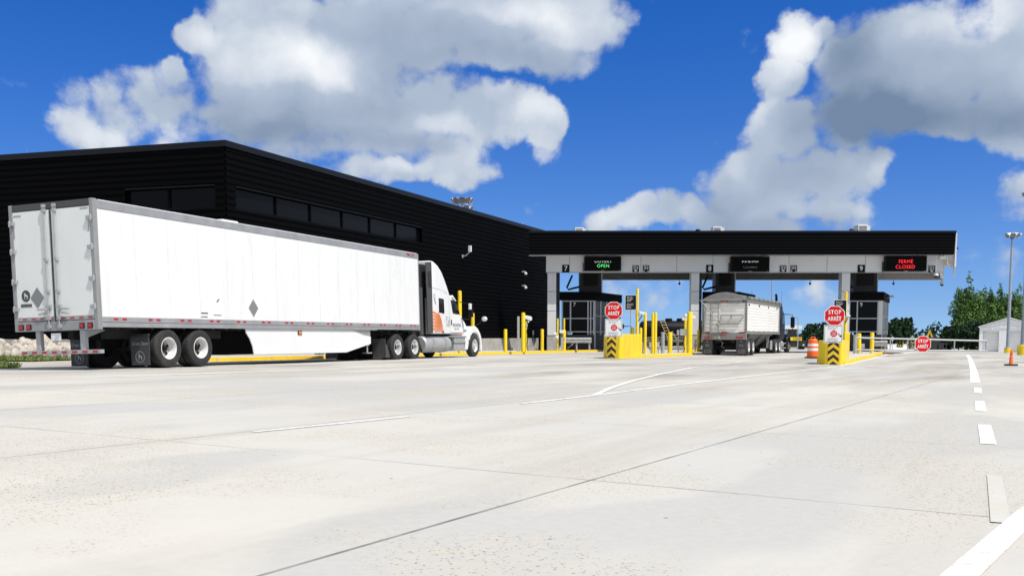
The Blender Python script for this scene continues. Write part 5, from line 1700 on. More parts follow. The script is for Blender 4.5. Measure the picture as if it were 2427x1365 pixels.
def notice_sign(label, loc, rz, w, h, zc):
    """white panel: small stop octagon, curved arrow, two blocks of small print"""
    r = thing('notice_sign', label, 'sign', loc, rz, 'white stop-line notices')
    MB().box(-w / 2, w / 2, -0.008, 0.0, zc - h / 2, zc + h / 2).build('panel', M_sign_white, r)
    e = 0.025
    mb = MB()
    for a, b_, c, d in ((-w / 2 + e, w / 2 - e, h / 2 - e - .012, h / 2 - e), (-w / 2 + e, w / 2 - e, -h / 2 + e, -h / 2 + e + .012),
                        (-w / 2 + e, -w / 2 + e + .012, -h / 2 + e + .0125, h / 2 - e - .0125), (w / 2 - e - .012, w / 2 - e, -h / 2 + e + .0125, h / 2 - e - .0125)):
        mb.box(a, b_, -0.011, -0.0085, zc + c, zc + d)
    mb.build('border', M_ink, r)
    cx, cz, q = w * 0.02, zc + h * 0.02, w * 0.19
    MB().prism([(x + cx, z + cz) for x, z in octagon(q)], -0.012, -0.0085, 'y').build('small_octagon', M_stop, r)
    text('lettering', 'STOP', q * 0.55, M_sign_white, r, (cx, -0.014, cz + q * .3), (1, 0, 0), (0, 0, 1), sx=0.85, bold=.0005)
    text('lettering', 'ARRÊT', q * 0.55, M_sign_white, r, (cx, -0.014, cz - q * .32), (1, 0, 0), (0, 0, 1), sx=0.8, bold=.0005)
    am = MB()
    pts = [(cx + q * 1.05, cz - q * .15), (cx + q * 1.5, cz - q * .2), (cx + q * 1.85, cz - q * .6)]
    t = 0.016
    vs = []
    for x, z in pts:
        vs += [(x, -0.0095, z + t), (x, -0.0095, z - t)]
    am.add(vs, [(0, 1, 3, 2), (2, 3, 5, 4)])
    x, z = pts[-1]
    am.poly([(x - .05, -0.0097, z - .01), (x + .05, -0.0097, z + .035), (x + .035, -0.0097, z - .075)])
    am.build('arrow', M_ink, r)
    text('lettering', 'Stop here until', w * 0.088, M_ink, r, (-w * .04, -0.0105, zc + h * .38), (1, 0, 0), (0, 0, 1), bold=.0)
    text('lettering', 'lane is clear', w * 0.088, M_ink, r, (-w * .08, -0.0105, zc + h * .285), (1, 0, 0), (0, 0, 1), bold=.0)
    for i, s in enumerate(('Immobilisez ici', "jusqu'à ce que la", 'voie soit libre')):
        text('lettering', s, w * 0.088, M_ink, r, (-w * .04, -0.0105, zc - h * (.26 + .085 * i)), (1, 0, 0), (0, 0, 1), bold=.0)
    MB().box(-0.03, 0.03, 0.394, 0.445, zc - h / 2 + 0.02, zc + h / 2 + 0.1).box(-0.02, 0.02, 0.002, 0.393, zc + h * .3, zc + h * .3 + .03).build('post', M_galv, r)
    return r


def black_notice(label, loc, rz, w, h, zc, zpost):
    r = thing('instruction_sign', label, 'sign', loc, rz, 'black instruction signs')
    MB().box(-w / 2, w / 2, -0.008, 0.0, zc - h / 2, zc + h / 2).build('panel', M_sign_white, r)
    MB().box(-w / 2 + .02, w / 2 - .02, -0.011, -0.0085, zc - h / 2 + .02, zc + h / 2 - .02).build('face', M_sign_black, r)
    for i, s in enumerate(('Please do', 'not engage', 'retarder', 'brakes.', '', 'Prière de ne', 'pas utiliser', 'le frein', 'moteur.')):
        if s:
            text('lettering', s, w * 0.125, M_sign_white, r, (-w * 0.34, -0.0125, zc + h * (0.36 - 0.09 * i)), (1, 0, 0), (0, 0, 1), bold=0.0, align='LEFT')
    MB().tube([(0, 0.02, zpost), (0, 0.02, zc + h / 2)], 0.022, 8).build('post', M_pole, r)
    return r


BZ = -math.radians(25)


def crash_block(loc, label, h, length, rz, chev_x):
    r = thing('crash_block', label, 'crash block', loc, rz, 'yellow crash blocks')
    pl_ = [(-0.30, 0.0), (0.30, 0.0), (0.40, 0.10), (0.42, length), (-0.62, length), (-0.62, 0.5)]
    MB().prism(pl_, -0.05, h).build('block', M_yellow, r, bevel=0.035)
    MB().prism([(-0.70, 0.9), (-0.30, 0.05), (-0.3, 0.2), (-0.62, 0.95)], -0.05, 0.30).build('toe', M_kerb, r, bevel=0.02)
    c = MB().box(-0.21, 0.21, -0.012, 0.0, -0.5, 0.5).build('chevron_board', M_chev, r)
    c.location = (chev_x, -0.012, h - 0.53)
    c.scale = (1, 1, (h + 0.02) / 1.06)
    return r


L7 = Vector((4.72, 45.35, gz(4.72, 45.35)))
L9 = Vector((12.92, 39.15, gz(12.92, 39.15)))
crash_block(L7, 'yellow concrete block with chevrons left of the hopper trailer', 1.14, 3.3, -math.radians(23), -0.08)
crash_block(L9, 'yellow concrete block with chevrons right of the orange barrel', 0.97, 3.0, -math.radians(23), 0.02)
SZ = -math.radians(10)
stop_sign('s', 'red stop sign above the yellow block left of the hopper trailer', (at(1454.5, 737, 45.02).x, 45.02, L7.z), SZ, 0.81, 2.21, post=(1.935, 2.5))
notice_sign('white notice with a small octagon, under the stop sign left of the hopper trailer', (at(1454.5, 777, 45.02).x, 45.02, L7.z), SZ, 0.80, 0.82, 1.42)
stop_sign('s', 'red stop sign in front of the black sign and booth 9', (at(1978, 749, 38.82).x, 38.82, L9.z), SZ, 0.78, 1.955, post=(1.685, 2.3))
notice_sign('white notice with a small octagon, above the block right of the orange barrel', (at(1975, 791.5, 38.82).x, 38.82, L9.z), SZ, 0.72, 0.70, 1.23)
# island 8 furniture
YI = 49.5
p = at(1495, 717, YI)
black_notice('black instruction sign on a thin post left of the tall yellow pole', (p.x, YI, gz(p.x, YI) + SLAB), SZ, 0.58, 0.76, at(1495, 717, YI).z - gz(p.x, YI) - SLAB, 0)
bollard(1510, 50.0, 684, 0.072, 'tallest yellow pole, right beside the black instruction sign of island 8')
bollard(1500, 50.2, 776, 0.075, 'short thin yellow post behind the crash block of island 8')
bollard(1518.5, 49.3, 777, 0.075, 'thin yellow post at the right end of the crash block of island 8')
bollard(1529, 50.6, 740, 0.075, 'leftmost of the three slim yellow posts of equal height on island 8')
bollard(1547, 51.6, 742, 0.075, 'middle of the three slim yellow posts of equal height on island 8')
bollard(1553.5, 50.9, 740, 0.075, 'rightmost of the three slim yellow posts of equal height on island 8')
bollard(1588, 54.0, 787, 0.125, 'short thick yellow bollard by the grey pipe post on island 8')
bollard(1634.5, 56.2, 739, 0.15, 'tall thick yellow bollard at the right end of island 8')
bollard(1624, 57.5, 748, 0.075, 'slim yellow post half hidden by the tall thick bollard of island 8')
bollard(1655, 60.5, 781, 0.075, 'slim yellow post between column 8 and the hopper trailer')


def grey_post(px, Y, ytop, label, cap=True):
    p = at(px, 800, Y)
    z0 = gz(p.x, Y) + SLAB
    h = at(px, ytop, Y).z - z0
    o = MB().lathe([(.105, -.02), (.105, h * .45), (.118, h * .45), (.118, h * .52), (.105, h * .52), (.105, h), (.13, h), (.12, h + .05), (.001, h + .07)], (0, 0, 0), 'z', 18).build('pipe_post', M_galv, None, smooth=40)
    o.location = (p.x, Y, z0)
    return tag(o, label, 'post', 'grey pipe posts')


grey_post(1571, 53.5, 790, 'grey steel pipe post next to the short thick bollard of island 8')
for px, Y, lab in ((1526, 52.0, 'left grey rail stub behind the slim yellow posts of island 8'), (1548, 52.6, 'wider grey rail stub behind the slim yellow posts of island 8'),
                   (1559, 53.2, 'short grey rail stub left of the grey pipe post on island 8')):
    p = at(px, 800, Y)
    r = thing('rail_stub', lab, 'guard rail', (p.x, Y, gz(p.x, Y) + SLAB), 0, 'grey rail stubs on island 8')
    w = 0.42 if px == 1548 else 0.18
    MB().prism([(-.04, .32), (-.06, .40), (-.04, .46), (-.06, .52), (-.04, .6), (0, .6), (0, .32)], -w / 2, w / 2, 'x').build('rail', M_galv, r)
    for k in (-1, 1):
        MB().box(k * w * .3 - .03, k * w * .3 + .03, -.01, .05, 0, .315).build('post', M_galv, r)
p = at(1521, 742, 50.0)
r = thing('security_camera', 'white camera on a bent arm clamped to the tallest yellow pole', 'camera', (p.x, 49.95, p.z))
MB().tube([(-0.2, 0, -0.42), (-0.02, -0.02, -0.18), (0, -0.02, -0.08)], 0.022, 8).build('arm', M_black, r, smooth=40)
MB().prism([(-0.14, 0.10), (0.14, 0.02), (0.16, -0.08), (-0.05, -0.08), (-0.16, 0.02)], -0.09, 0.09, 'y').build('housing', M_white, r, bevel=0.02)
p = at(1634, 750, 56.8)
r = thing('security_camera', 'white hooded camera behind the tall thick yellow bollard of island 8', 'camera', (p.x, 56.85, p.z))
MB().prism([(-0.3, 0.16), (0.36, 0.02), (0.32, -0.18), (0.06, -0.12), (-0.3, -0.02)], -0.12, 0.12, 'y').build('hood', M_white, r, bevel=0.03)
MB().box(-0.42, -0.2, -0.08, 0.1, -0.22, -0.06).build('lower_box', M_white, r, bevel=0.02)
p = at(1618, 800, 56.6)
g_ = gz(p.x, 56.6) + SLAB
r = thing('card_terminal', 'white card terminal on a thin stand beside the thick yellow bollard', 'terminal', (p.x, 56.6, g_))
MB().tube([(-0.25, 0, 0), (-0.25, 0, 1.05)], 0.035, 8).build('stand', M_galv, r)
MB().box(-0.16, 0.22, -0.12, 0.12, 0.98, 1.36).build('housing', M_white, r, bevel=0.02)
MB().box(-0.34, -0.2, -0.08, 0.1, 1.02, 1.3).build('side_box', M_galv, r, bevel=0.02)
MB().tube([(-0.7, 0.1, 1.02), (-0.26, 0.02, 1.02)], 0.03, 6).build('cross_arm', M_galv, r)
MB().tube([(0.1, -0.1, 0.98), (-0.02, -0.12, 0.5), (0.12, -0.08, 0.2), (0.02, 0, 0.0)], 0.02, 6).build('cable', M_black, r, smooth=40)
p = at(1652, 800, 60)
r = thing('barrier_sensor', 'pale sensor box low beside column 8 and the hopper trailer', 'equipment post', (p.x - 0.1, 60, gz(p.x, 60) + SLAB))
MB().tube([(0, 0, 0), (0, 0, 0.7)], 0.03, 8).build('stem', M_galv, r)
MB().box(-0.1, 0.08, -0.07, 0.05, 0.3, 0.5).box(-0.06, 0.1, -0.06, 0.06, 0.6, 0.74).build('sensor_head', M_white, r, bevel=0.02)

# island 9 furniture
p = at(1991.5, 729, 43.0)
black_notice('black instruction sign behind the stop sign in front of booth 9', (p.x, 43.0, gz(p.x, 43) + SLAB), SZ, 0.55, 0.72, at(1991, 730, 43).z - gz(p.x, 43) - SLAB, 0)
bollard(2002.5, 43.6, 691, 0.065, 'tall yellow pole behind the stop sign of island 9')
p = at(2006, 800, 42.6)
o = MB().prism([(-.12, -.1), (.12, -.1), (.12, .1), (-.12, .1)], 0, at(2006, 788, 42.6).z - gz(p.x, 42.6) - SLAB).build('bollard', M_yellow, None, bevel=0.02)
o.location = (p.x, 42.6, gz(p.x, 42.6) + SLAB)
tag(o, 'square yellow post on top of the crash block by booth 9', 'bollard', 'yellow bollards')
p = at(2008, 748, 43.6)
r = thing('security_camera', 'white camera on a bent arm behind the stop sign of island 9', 'camera', (p.x, 43.5, p.z))
MB().tube([(-0.12, 0, -0.35), (-0.01, -0.02, -0.12), (0, -0.02, -0.03)], 0.018, 8).build('arm', M_black, r, smooth=40)
MB().prism([(-0.08, 0.08), (0.1, 0.0), (0.08, -0.06), (-0.09, -0.02)], -0.07, 0.07, 'y').build('housing', M_white, r, bevel=0.015)
GY = 59.0
grey_post(2027, GY - 0.4, 796, 'grey hinge post of the closed lane gate')
bollard(2037, GY + 0.6, 790, 0.13, 'thick yellow bollard beside the grey hinge post of the lane gate', lean=0.03)
bollard(2067, GY + 1.5, 788, 0.12, 'thick yellow bollard that the lane gate passes, left of the guard rail')
xg = at(2085, 800, GY + 3)
guard_rail(xg.x, GY + 3.0, 0.95, gz(xg.x, GY + 3) + SLAB, 'short grey guard rail beside the gate bollards of booth 9', h=0.75, posts=2, rz=-0.3)
p = at(2046, 800, GY + 1.5)
r = thing('junction_box', 'small grey box between the two gate bollards', 'box', (p.x, GY + 1.6, gz(p.x, GY) + SLAB))
MB().box(-.1, .12, -.06, .06, 0.3, 0.58).build('cover', M_galv, r, bevel=0.01)
MB().tube([(0, 0.02, 0), (0, 0.02, 0.3)], 0.025, 6).build('stem', M_galv, r)

# the swing gate closing lane 9
a, b_ = at(2030, 815, GY), at(2338, 815, GY)
zt0, zt1 = at(2040, 800.5, GY).z, at(2338, 808, GY).z
zb0, zb1 = at(2040, 829, GY).z, at(2338, 831.5, GY).z
gt = thing('swing_gate', 'closed grey tube gate across lane 9 carrying a stop sign', 'gate', (a.x, GY, 0))
LX = b_.x - a.x
zt = lambda x: zt0 + (zt1 - zt0) * x / LX
zb2 = lambda x: zb0 + (zb1 - zb0) * x / LX
MB().tube([(0, 0, zt(0)), (LX, 0, zt(LX))], 0.055, 10).build('top_rail', M_galv, gt, smooth=40)
MB().tube([(0, 0, zb2(0)), (LX, 0, zb2(LX))], 0.045, 10).build('bottom_rail', M_galv, gt, smooth=40)
for px in (2110, 2151, 2262, 2337):
    x = at(px, 815, GY).x - a.x
    MB().tube([(x, 0, zb2(x)), (x, 0, zt(x))], 0.04, 8).build('upright', M_galv, gt, smooth=40)
x = at(2186, 815, GY)
stop_sign('s', 'red stop sign fixed to the closed tube gate', (x.x, GY - 0.07, 0), 0, 38 / FPX * GY, at(2186, 815, GY).z)

# traffic barrel and delineator
p = ground(1926, 849)
tb = thing('traffic_barrel', 'orange traffic barrel with white bands left of the yellow block', 'traffic barrel', p)
MB().lathe([(.001, 0), (.43, 0), (.43, .05), (.36, .09), (.001, .09)], (0, 0, 0), 'z', 28).build('rubber_base', M_rubber, tb, smooth=30)
MB().lathe([(.30, .08), (.295, .36), (.28, .37), (.278, .58), (.265, .59), (.262, .80), (.245, .82), (.24, .96), (.20, 1.02), (.14, 1.03), (.001, 1.03)], (0, 0, 0), 'z', 28).build('body', M_orange, tb, smooth=30)
for z0, z1, r_ in ((.40, .54, .284), (.64, .77, .271)):
    MB().lathe([(r_ + .003, z0), (r_ - .004, z1), (r_ - .02, z1), (r_ - .02, z0)], (0, 0, 0), 'z', 28).build('reflective_band', M_sign_white, tb, smooth=30)
mb = MB().box(-.12, -.08, -.04, .04, 1.0, 1.1).box(.08, .12, -.04, .04, 1.0, 1.1).box(-.12, .12, -.04, .04, 1.1, 1.14)
mb.build('handle', M_orange, tb, bevel=0.01)
p = ground(2396, 866.5)
dl = thing('delineator', 'slim orange traffic post with a black base near the right edge', 'traffic cone', p)
MB().prism(octagon(.27), 0, .07).build('rubber_base', M_rubber, dl, bevel=0.01)
MB().lathe([(.09, .07), (.075, .10), (.065, .40), (.055, .42)], (0, 0, 0), 'z', 18).build('post', M_orange, dl, smooth=40)
MB().lathe([(.052, .40), (.05, .52), (.07, .55), (.055, .58), (.04, .64), (.035, .68), (.02, .69), (.001, .69)], (0, 0, 0), 'z', 18).build('top', M_orange, dl, smooth=40)
MB().lathe([(.067, .24), (.065, .30)], (0, 0, 0), 'z', 18).build('reflective_band', M_sign_white, dl, smooth=40)


# ------------------------------------------------------------------ behind and beside the canopy
# parked black tank trailer
TY = 92.0
xa, xb = at(1515, 780, TY).x, at(1745, 780, TY).x
tg = gz((xa + xb) / 2, TY)
tk = thing('tank_trailer', 'black tank trailer with a worn ladder parked beyond the canopy', 'trailer', (xa, TY, tg))
ztop, zbot = at(1560, 760, TY).z - tg, at(1560, 802, TY).z - tg
rt, zc_ = (ztop - zbot) / 2, (ztop + zbot) / 2
LT = xb - xa
MB().lathe([(.001, 0), (rt * .7, .06), (rt * .93, .22), (rt, .5), (rt, LT - .5), (rt * .93, LT - .2), (.001, LT)], (0, 0, zc_), 'x', 28).build('tank', M_tank, tk, smooth=40)
for px in (1585, 1612):
    x = at(px, 760, TY).x - xa
    MB().lathe([(.34, ztop - .12), (.34, ztop + .17), (.28, ztop + .22), (.001, ztop + .22)], (x, 0, 0), 'z', 16).build('dome_lid', M_tank, tk, smooth=40)
xl = at(1568, 760, TY).x - xa
mb = MB()
for dx in (-0.32, 0.08, 0.45):
    mb.tube([(xl + dx, -rt - 0.02 + (0.75 if dx > .3 else 0), ztop + (.12 if dx < .3 else .02)), (xl + dx + 0.75, -rt - 0.5, zbot - .1)], 0.03, 6)
for k in range(8):
    t = k / 7
    mb.tube([(xl - .32 + .75 * t, -rt - .02 - .48 * t, ztop + .12 - (ztop - zbot + .2) * t), (xl + .08 + .75 * t, -rt - .02 - .48 * t, ztop + .12 - (ztop - zbot + .2) * t)], 0.03, 6)
mb.build('ladder', M_straw, tk)
mb = MB().box(0.6, LT - .5, -.5, .5, zbot - .25, zbot + .1)
for k in range(9):
    mb.box(.7 + k * .9, .78 + k * .9, -rt, -rt + .06, .25, zbot + .15)
mb.box(.5, LT - .5, -rt, -rt + .06, .75, .82).box(.5, LT - .5, -rt, -rt + .06, zbot + .1, zbot + .16)
mb.build('frame', M_hopgrey, tk)
mb = MB()
for x in (1.2, 2.4, LT - 2.6, LT - 1.4):
    mb.lathe([(.001, -rt), (.45, -rt), (.45, -rt + .5), (.001, -rt + .5)], (x, 0, .46), 'y', 20)
mb.build('wheel', M_rubber, tk)
bw = thing('barrier_wall', 'low pale concrete wall in front of the black tank trailer', 'wall', (xa, TY - 2.6, gz(xa, TY - 2.6)))
MB().prism([(0.6, 0), (7.2, 0), (7.2, .42), (0.6, .42)], -.15, .15, 'y').build('wall', M_conc, bw, bevel=0.03)


# lamp posts, masts and poles
def flood_head(parent, z, tilt, dirs, r=0.24, rad=0.5):
    for a in dirs:
        c, s = math.cos(a), math.sin(a)
        p = Vector((c * rad, s * rad, z))
        d = Vector((c, s, -tilt)).normalized()
        rings = []
        for q, t in ((.001, -.28), (.09, -.26), (.13, -.12), (r, .12), (r * 1.03, .16)):
            aa = d.orthogonal().normalized()
            bb = d.cross(aa)
            rings.append([tuple(p + d * t + aa * q * math.cos(k * math.pi / 7) + bb * q * math.sin(k * math.pi / 7)) for k in range(14)])
        h = MB().rings(rings, caps=False).build('lamp_head', M_white, parent, smooth=50)
        MB().poly([tuple(Vector(v)) for v in rings[-2]]).build('lens', M_placard, h)


def mast(px, Y, ytop, ybase, label, base=True, rr=.12, rows=((0, 5),), hr=.24, base_h=1.1, base_r=.32):
    p = at(px[0], ybase, Y)
    top = at(px[1], ytop, Y)
    z0 = gz(p.x, Y)
    h = top.z - z0
    r = thing('lamp_post', label, 'lamp post', (p.x, Y, z0), 0, 'floodlight masts')
    lean = top.x - p.x
    MB().tube([(0, 0, base_h if base else 0), (lean * 0, 0, h)], rr, 14, r1=rr * .5).build('pole', M_pole, r, smooth=40)
    if base:
        MB().lathe([(base_r, 0), (base_r, base_h - .04), (base_r - .04, base_h), (.001, base_h)], (0, 0, 0), 'z', 22).build('concrete_base', M_yellow, r, smooth=40)
        MB().lathe([(rr * 1.7, base_h), (rr * 1.7, base_h + .04), (rr * 1.1, base_h + .08)], (0, 0, 0), 'z', 14).build('base_plate', M_galv, r)
    MB().lathe([(rr * .8, h - .25), (rr * 1.1, h - .1), (rr * .5, h + .05)], (0, 0, 0), 'z', 12).build('collar', M_black, r)
    for dz, n in rows:
        mb = MB()
        for k in range(n):
            a = math.pi * (k + .5) / n + math.pi
            mb.tube([(0, 0, h + dz), (math.cos(a) * hr * 1.9, math.sin(a) * hr * 1.4, h + dz + .05)], .03, 6)
        mb.build('bracket', M_black, r)
        flood_head(r, h + dz + .05, .55, [math.pi + math.pi * (k + .5) / n for k in range(n)], hr, hr * 2.1)
    return r


mast((2388, 2398), 82, 559, 836, 'slender floodlight pole on a yellow base standing before the white shed', rows=((0, 4),), hr=.22, rr=.15, base_h=.42, base_r=.27)
mast((2424, 2425), 66, 462, 840, 'nearer floodlight pole on a thick yellow base at the right edge', rows=((0, 4),), hr=.17, rr=.17, base_h=.66, base_r=.36)
mast((1097, 1097), 92, 478, 800, 'two-tier floodlight cluster showing above the black building roof', base=False, rows=((0, 5), (-.75, 4)), hr=.36, rr=.16)


def thin_pole(px, Y, ytop, label, m=None, r=.06, name='pole', cat='pole'):
    p = at(px, 800, Y)
    z0 = gz(p.x, Y) - .1
    h = at(px, ytop, Y).z - z0
    q = thing(name, label, cat, (p.x, Y, z0))
    MB().tube([(0, 0, 0), (0, 0, h)], r, 8, r1=r * .6).build('shaft', m or M_pole, q, smooth=40)
    return q, h


q, h = thin_pole(1827, 118, 560, 'thin distant pole rising behind the hopper trailer roof', r=.1)
MB().box(-.3, .3, -.05, .05, h - .1, h).build('crossbar', M_pole, q)
q, h = thin_pole(2157, 150, 762, 'dark wooden utility pole right of the distant dark trees', M_bark, .16, 'utility_pole')
MB().box(-.7, .7, -.06, .06, h - .5, h - .38).build('crossbar', M_bark, q)
q, h = thin_pole(1891, 108, 760, 'grey street lamp with a curved arm right of the black tractor', r=.07, name='street_lamp', cat='lamp post')
MB().tube([(0, 0, h), (-.08, 0, h + .3), (-.3, 0, h + .5), (-.55, 0, h + .55)], .045, 8).build('arm', M_pole, q, smooth=40)
MB().box(-.85, -.5, -.08, .08, h + .5, h + .58).build('lamp_head', M_galv, q, bevel=.02)
q, h = thin_pole(1507, 112, 752, 'grey street lamp with a curved arm behind the black instruction sign', r=.06, name='street_lamp', cat='lamp post')
MB().tube([(0, 0, h), (-.05, 0, h + .3), (-.25, 0, h + .55), (-.6, 0, h + .65)], .045, 8).build('arm', M_pole, q, smooth=40)
MB().box(-.9, -.55, -.08, .08, h + .6, h + .7).build('lamp_head', M_galv, q, bevel=.02)
# far sign gantry left of island 8 sign
p = at(1474, 773, 120)
q = thing('sign_gantry', 'far dark overhead frame seen just right of the stop sign of island 8', 'gantry', (p.x, 120, gz(p.x, 120)))
hz = p.z - gz(p.x, 120)
MB().tube([(0, 0, hz), (1.1, 0, hz), (1.1, 0, 0)], .09, 8).tube([(0, 0, hz + .35), (0, 0, hz - .5)], .09, 8).build('frame', M_navy, q)
MB().box(-.25, .25, -.1, .1, hz - .3, hz + .25).build('signal_head', M_navy, q)
# far information board near black tractor
p = at(1877, 788, 130)
q = thing('road_sign', 'small far blue sign under the mirror of the black tractor', 'sign', (p.x, 130, gz(p.x, 130)))
hz = p.z - gz(p.x, 130)
MB().box(-.6, .6, -.05, .05, hz - .45, hz + .45).build('panel', M_navy, q)
MB().box(-.5, -.4, .05, .12, 0, hz - .45).box(.4, .5, .05, .12, 0, hz - .45).build('post', M_galv, q)
p = at(1876, 776, 150)
q = thing('roadside_canopy', 'tiny far pale roof on posts behind the black tractor', 'shelter', (p.x, 150, gz(p.x, 150)))
hz = p.z - gz(p.x, 150)
MB().box(-1.3, 1.3, -1, 1, hz - .25, hz + .3).build('roof', M_white, q)
MB().box(-.9, -.7, -.1, .1, 0, hz - .25).box(.7, .9, -.1, .1, 0, hz - .25).build('post', M_galv, q)

# flatbed with a yellow load banner, far in lane 8
p = at(1888, 803, 112)
fg = gz(p.x, 112)
fb_ = thing('flatbed_truck', 'far dark flatbed with a yellow load banner right of the black tractor', 'truck', (p.x, 112, fg))
MB().box(-1.3, 1.25, 0, 6, .85, 1.05).box(-1.2, 1.15, -.02, .1, .3, .85).build('bed', M_dark, fb_)
bn = MB().box(-1.3, .55, -.12, -.06, at(1888, 807, 112).z - fg, at(1888, 799, 112).z - fg).build('banner', M_yellow, fb_)
zc_ = at(1888, 803, 112).z - fg
text('lettering', 'LOAD', .34, M_ink, bn, (.02, -.13, zc_), (1, 0, 0), (0, 0, 1), bold=.01)
MB().box(-1.2, .9, .5, 5.5, 1.06, 1.7).build('load', M_dark, fb_)
mb = MB()
for x in (-1.05, .9):
    for y in (.6, 1.7):
        mb.lathe([(.001, x - .14), (.45, x - .14), (.45, x + .14), (.001, x + .14)], (0, y, .45), 'x', 18)
mb.build('wheel', M_rubber, fb_)
for x in (-.9, .8):
    MB().box(x - .1, x + .1, -.04, -.022, .45, .6).build('tail_lamp', M_sign_white, fb_)

# white barrier with arrow plate
BY = 100
p, p2 = at(2103, 822, BY), at(2148, 822, BY)
g0 = at(2120, 829, BY).z
q = thing('jersey_barrier', 'white barriers with a black and yellow arrow plate beyond the gate', 'barrier', (p.x, BY, g0), 0, 'white barriers')
w2 = p2.x - p.x
hb = at(2120, 815.5, BY).z - g0
pr = [(-.30, 0), (.30, 0), (.30, .12), (.12, .3), (.08, hb), (-.08, hb), (-.12, .3), (-.30, .12)]
MB().prism(pr, .48, w2, 'x').build('barrier', M_white, q)
MB().prism(pr, 0, .44, 'x').build('end_barrier', M_white, q)
MB().box(.95, 1.55, -.2, -.16, hb - .28, hb + .02).build('arrow_plate', M_ink, q)
mb = MB()
for k in range(3):
    x = 1.0 + k * .19
    mb.poly([(x, -.204, hb - .13), (x + .1, -.204, hb - .03), (x + .17, -.204, hb - .03), (x + .07, -.204, hb - .13)])
    mb.poly([(x, -.204, hb - .13), (x + .07, -.204, hb - .13), (x + .17, -.204, hb - .23), (x + .1, -.204, hb - .23)])
mb.build('arrow', M_yellow, q)
MB().box(1.0, 1.15, -.25, -.2, 0, .06).box(1.6, 1.75, -.25, -.2, 0, .06).build('slot', M_dark, q)
p = at(2115, 803, 98)
q = thing('warning_sign', 'small pale diamond sign on a post above the white barriers', 'sign', (p.x, 98, gz(p.x, 98)))
hz = p.z - gz(p.x, 98)
MB().poly([(0, -.05, hz - .26), (.24, -.05, hz), (0, -.05, hz + .26), (-.24, -.05, hz)]).build('panel', M_galv, q)
MB().tube([(0, 0, 0), (0, 0, hz + .1)], .04, 6).build('post', M_galv, q)
p = at(2128, 839, 64)
q = thing('wheel_stop', 'worn wooden board at the far tip of the right traffic island', 'board', (p.x - .5, 64.8, gz(p.x, 64.8)), -.12)
MB().box(-.35, .55, -.1, .1, 0, .07).build('board', M_board, q, bevel=.01)

# white shed with two roller doors
HY = 96.0
xl_, xr_ = at(2321, 800, HY).x, at(2462, 800, HY).x
zg = gz(xl_, HY)
ze, zp = at(2321, 775, HY).z - zg, at(2388, 755, HY).z - zg
sw = (xr_ - xl_) * 0.885
q = thing('shed', 'white gabled shed with roller doors behind the lamp poles', 'shed', (xl_, HY, zg), -0.475)
KS = 0.885
mb = MB()
n = 26
for k in range(n):                                     # standing-seam siding on the gable
    a, b_ = k * sw / n, (k + 1) * sw / n
    ht = lambda x: ze + (zp - ze) * (1 - abs(x - sw / 2) / (sw / 2))
    mb.prism([(a, ze + .001), (b_, ze + .001), (b_, max(ze + .01, ht(b_) - .02)), (a, max(ze + .01, ht(a) - .02))], -.03 if k % 2 else -.0, .1, 'y')
mb.build('gable', M_shed, q)
d0, d1 = (at(2329, 800, HY).x - xl_) * KS, (at(2368, 800, HY).x - xl_) * KS
e0_, e1_ = (at(2391, 800, HY).x - xl_) * KS, (at(2436, 800, HY).x - xl_) * KS
dt = at(2340, 785, HY).z - zg
MB().box(0, d0, 0, .3, 0, ze).box(d1, e0_, 0, .3, 0, ze).box(e1_, sw, 0, .3, 0, ze).box(d0 + .001, d1 - .001, 0, .3, dt, ze - .001).box(e0_ + .001, e1_ - .001, 0, .3, dt, ze - .001).build('wall', M_shed, q)
MB().box(.02, .25, .32, 9, -.2, ze).box(sw - .25, sw - .02, .32, 9, -.2, ze).box(.26, sw - .26, 8.7, 9, -.2, ze).build('side_wall', M_shed, q)
MB().prism([(-.12, ze - .03), (sw / 2, zp + .03), (sw + .12, ze - .03), (sw + .12, ze + .05), (sw / 2, zp + .12), (-.12, ze + .05)], -.15, 9.1, 'y').build('roof', M_shed, q)
for a, b_ in ((d0, d1), (e0_, e1_)):
    d_ = MB()
    for k in range(7):
        h0 = dt / 7
        d_.box(a - .05, b_ + .05, .42, .46, k * h0 + .004, (k + 1) * h0 - .004)
    d_.build('roller_door', M_sheddoor, q)
MB().box(-.0, sw, -.05, -.002, ze - .09, ze).build('trim', M_shed, q)
p = at(2345, 782, HY)
MB().tube([(p.x - xl_, -.02, p.z - zg), (p.x - xl_ + .15, -.5, p.z - zg + .1)], .05, 8).build('wall_lamp', M_white, q)

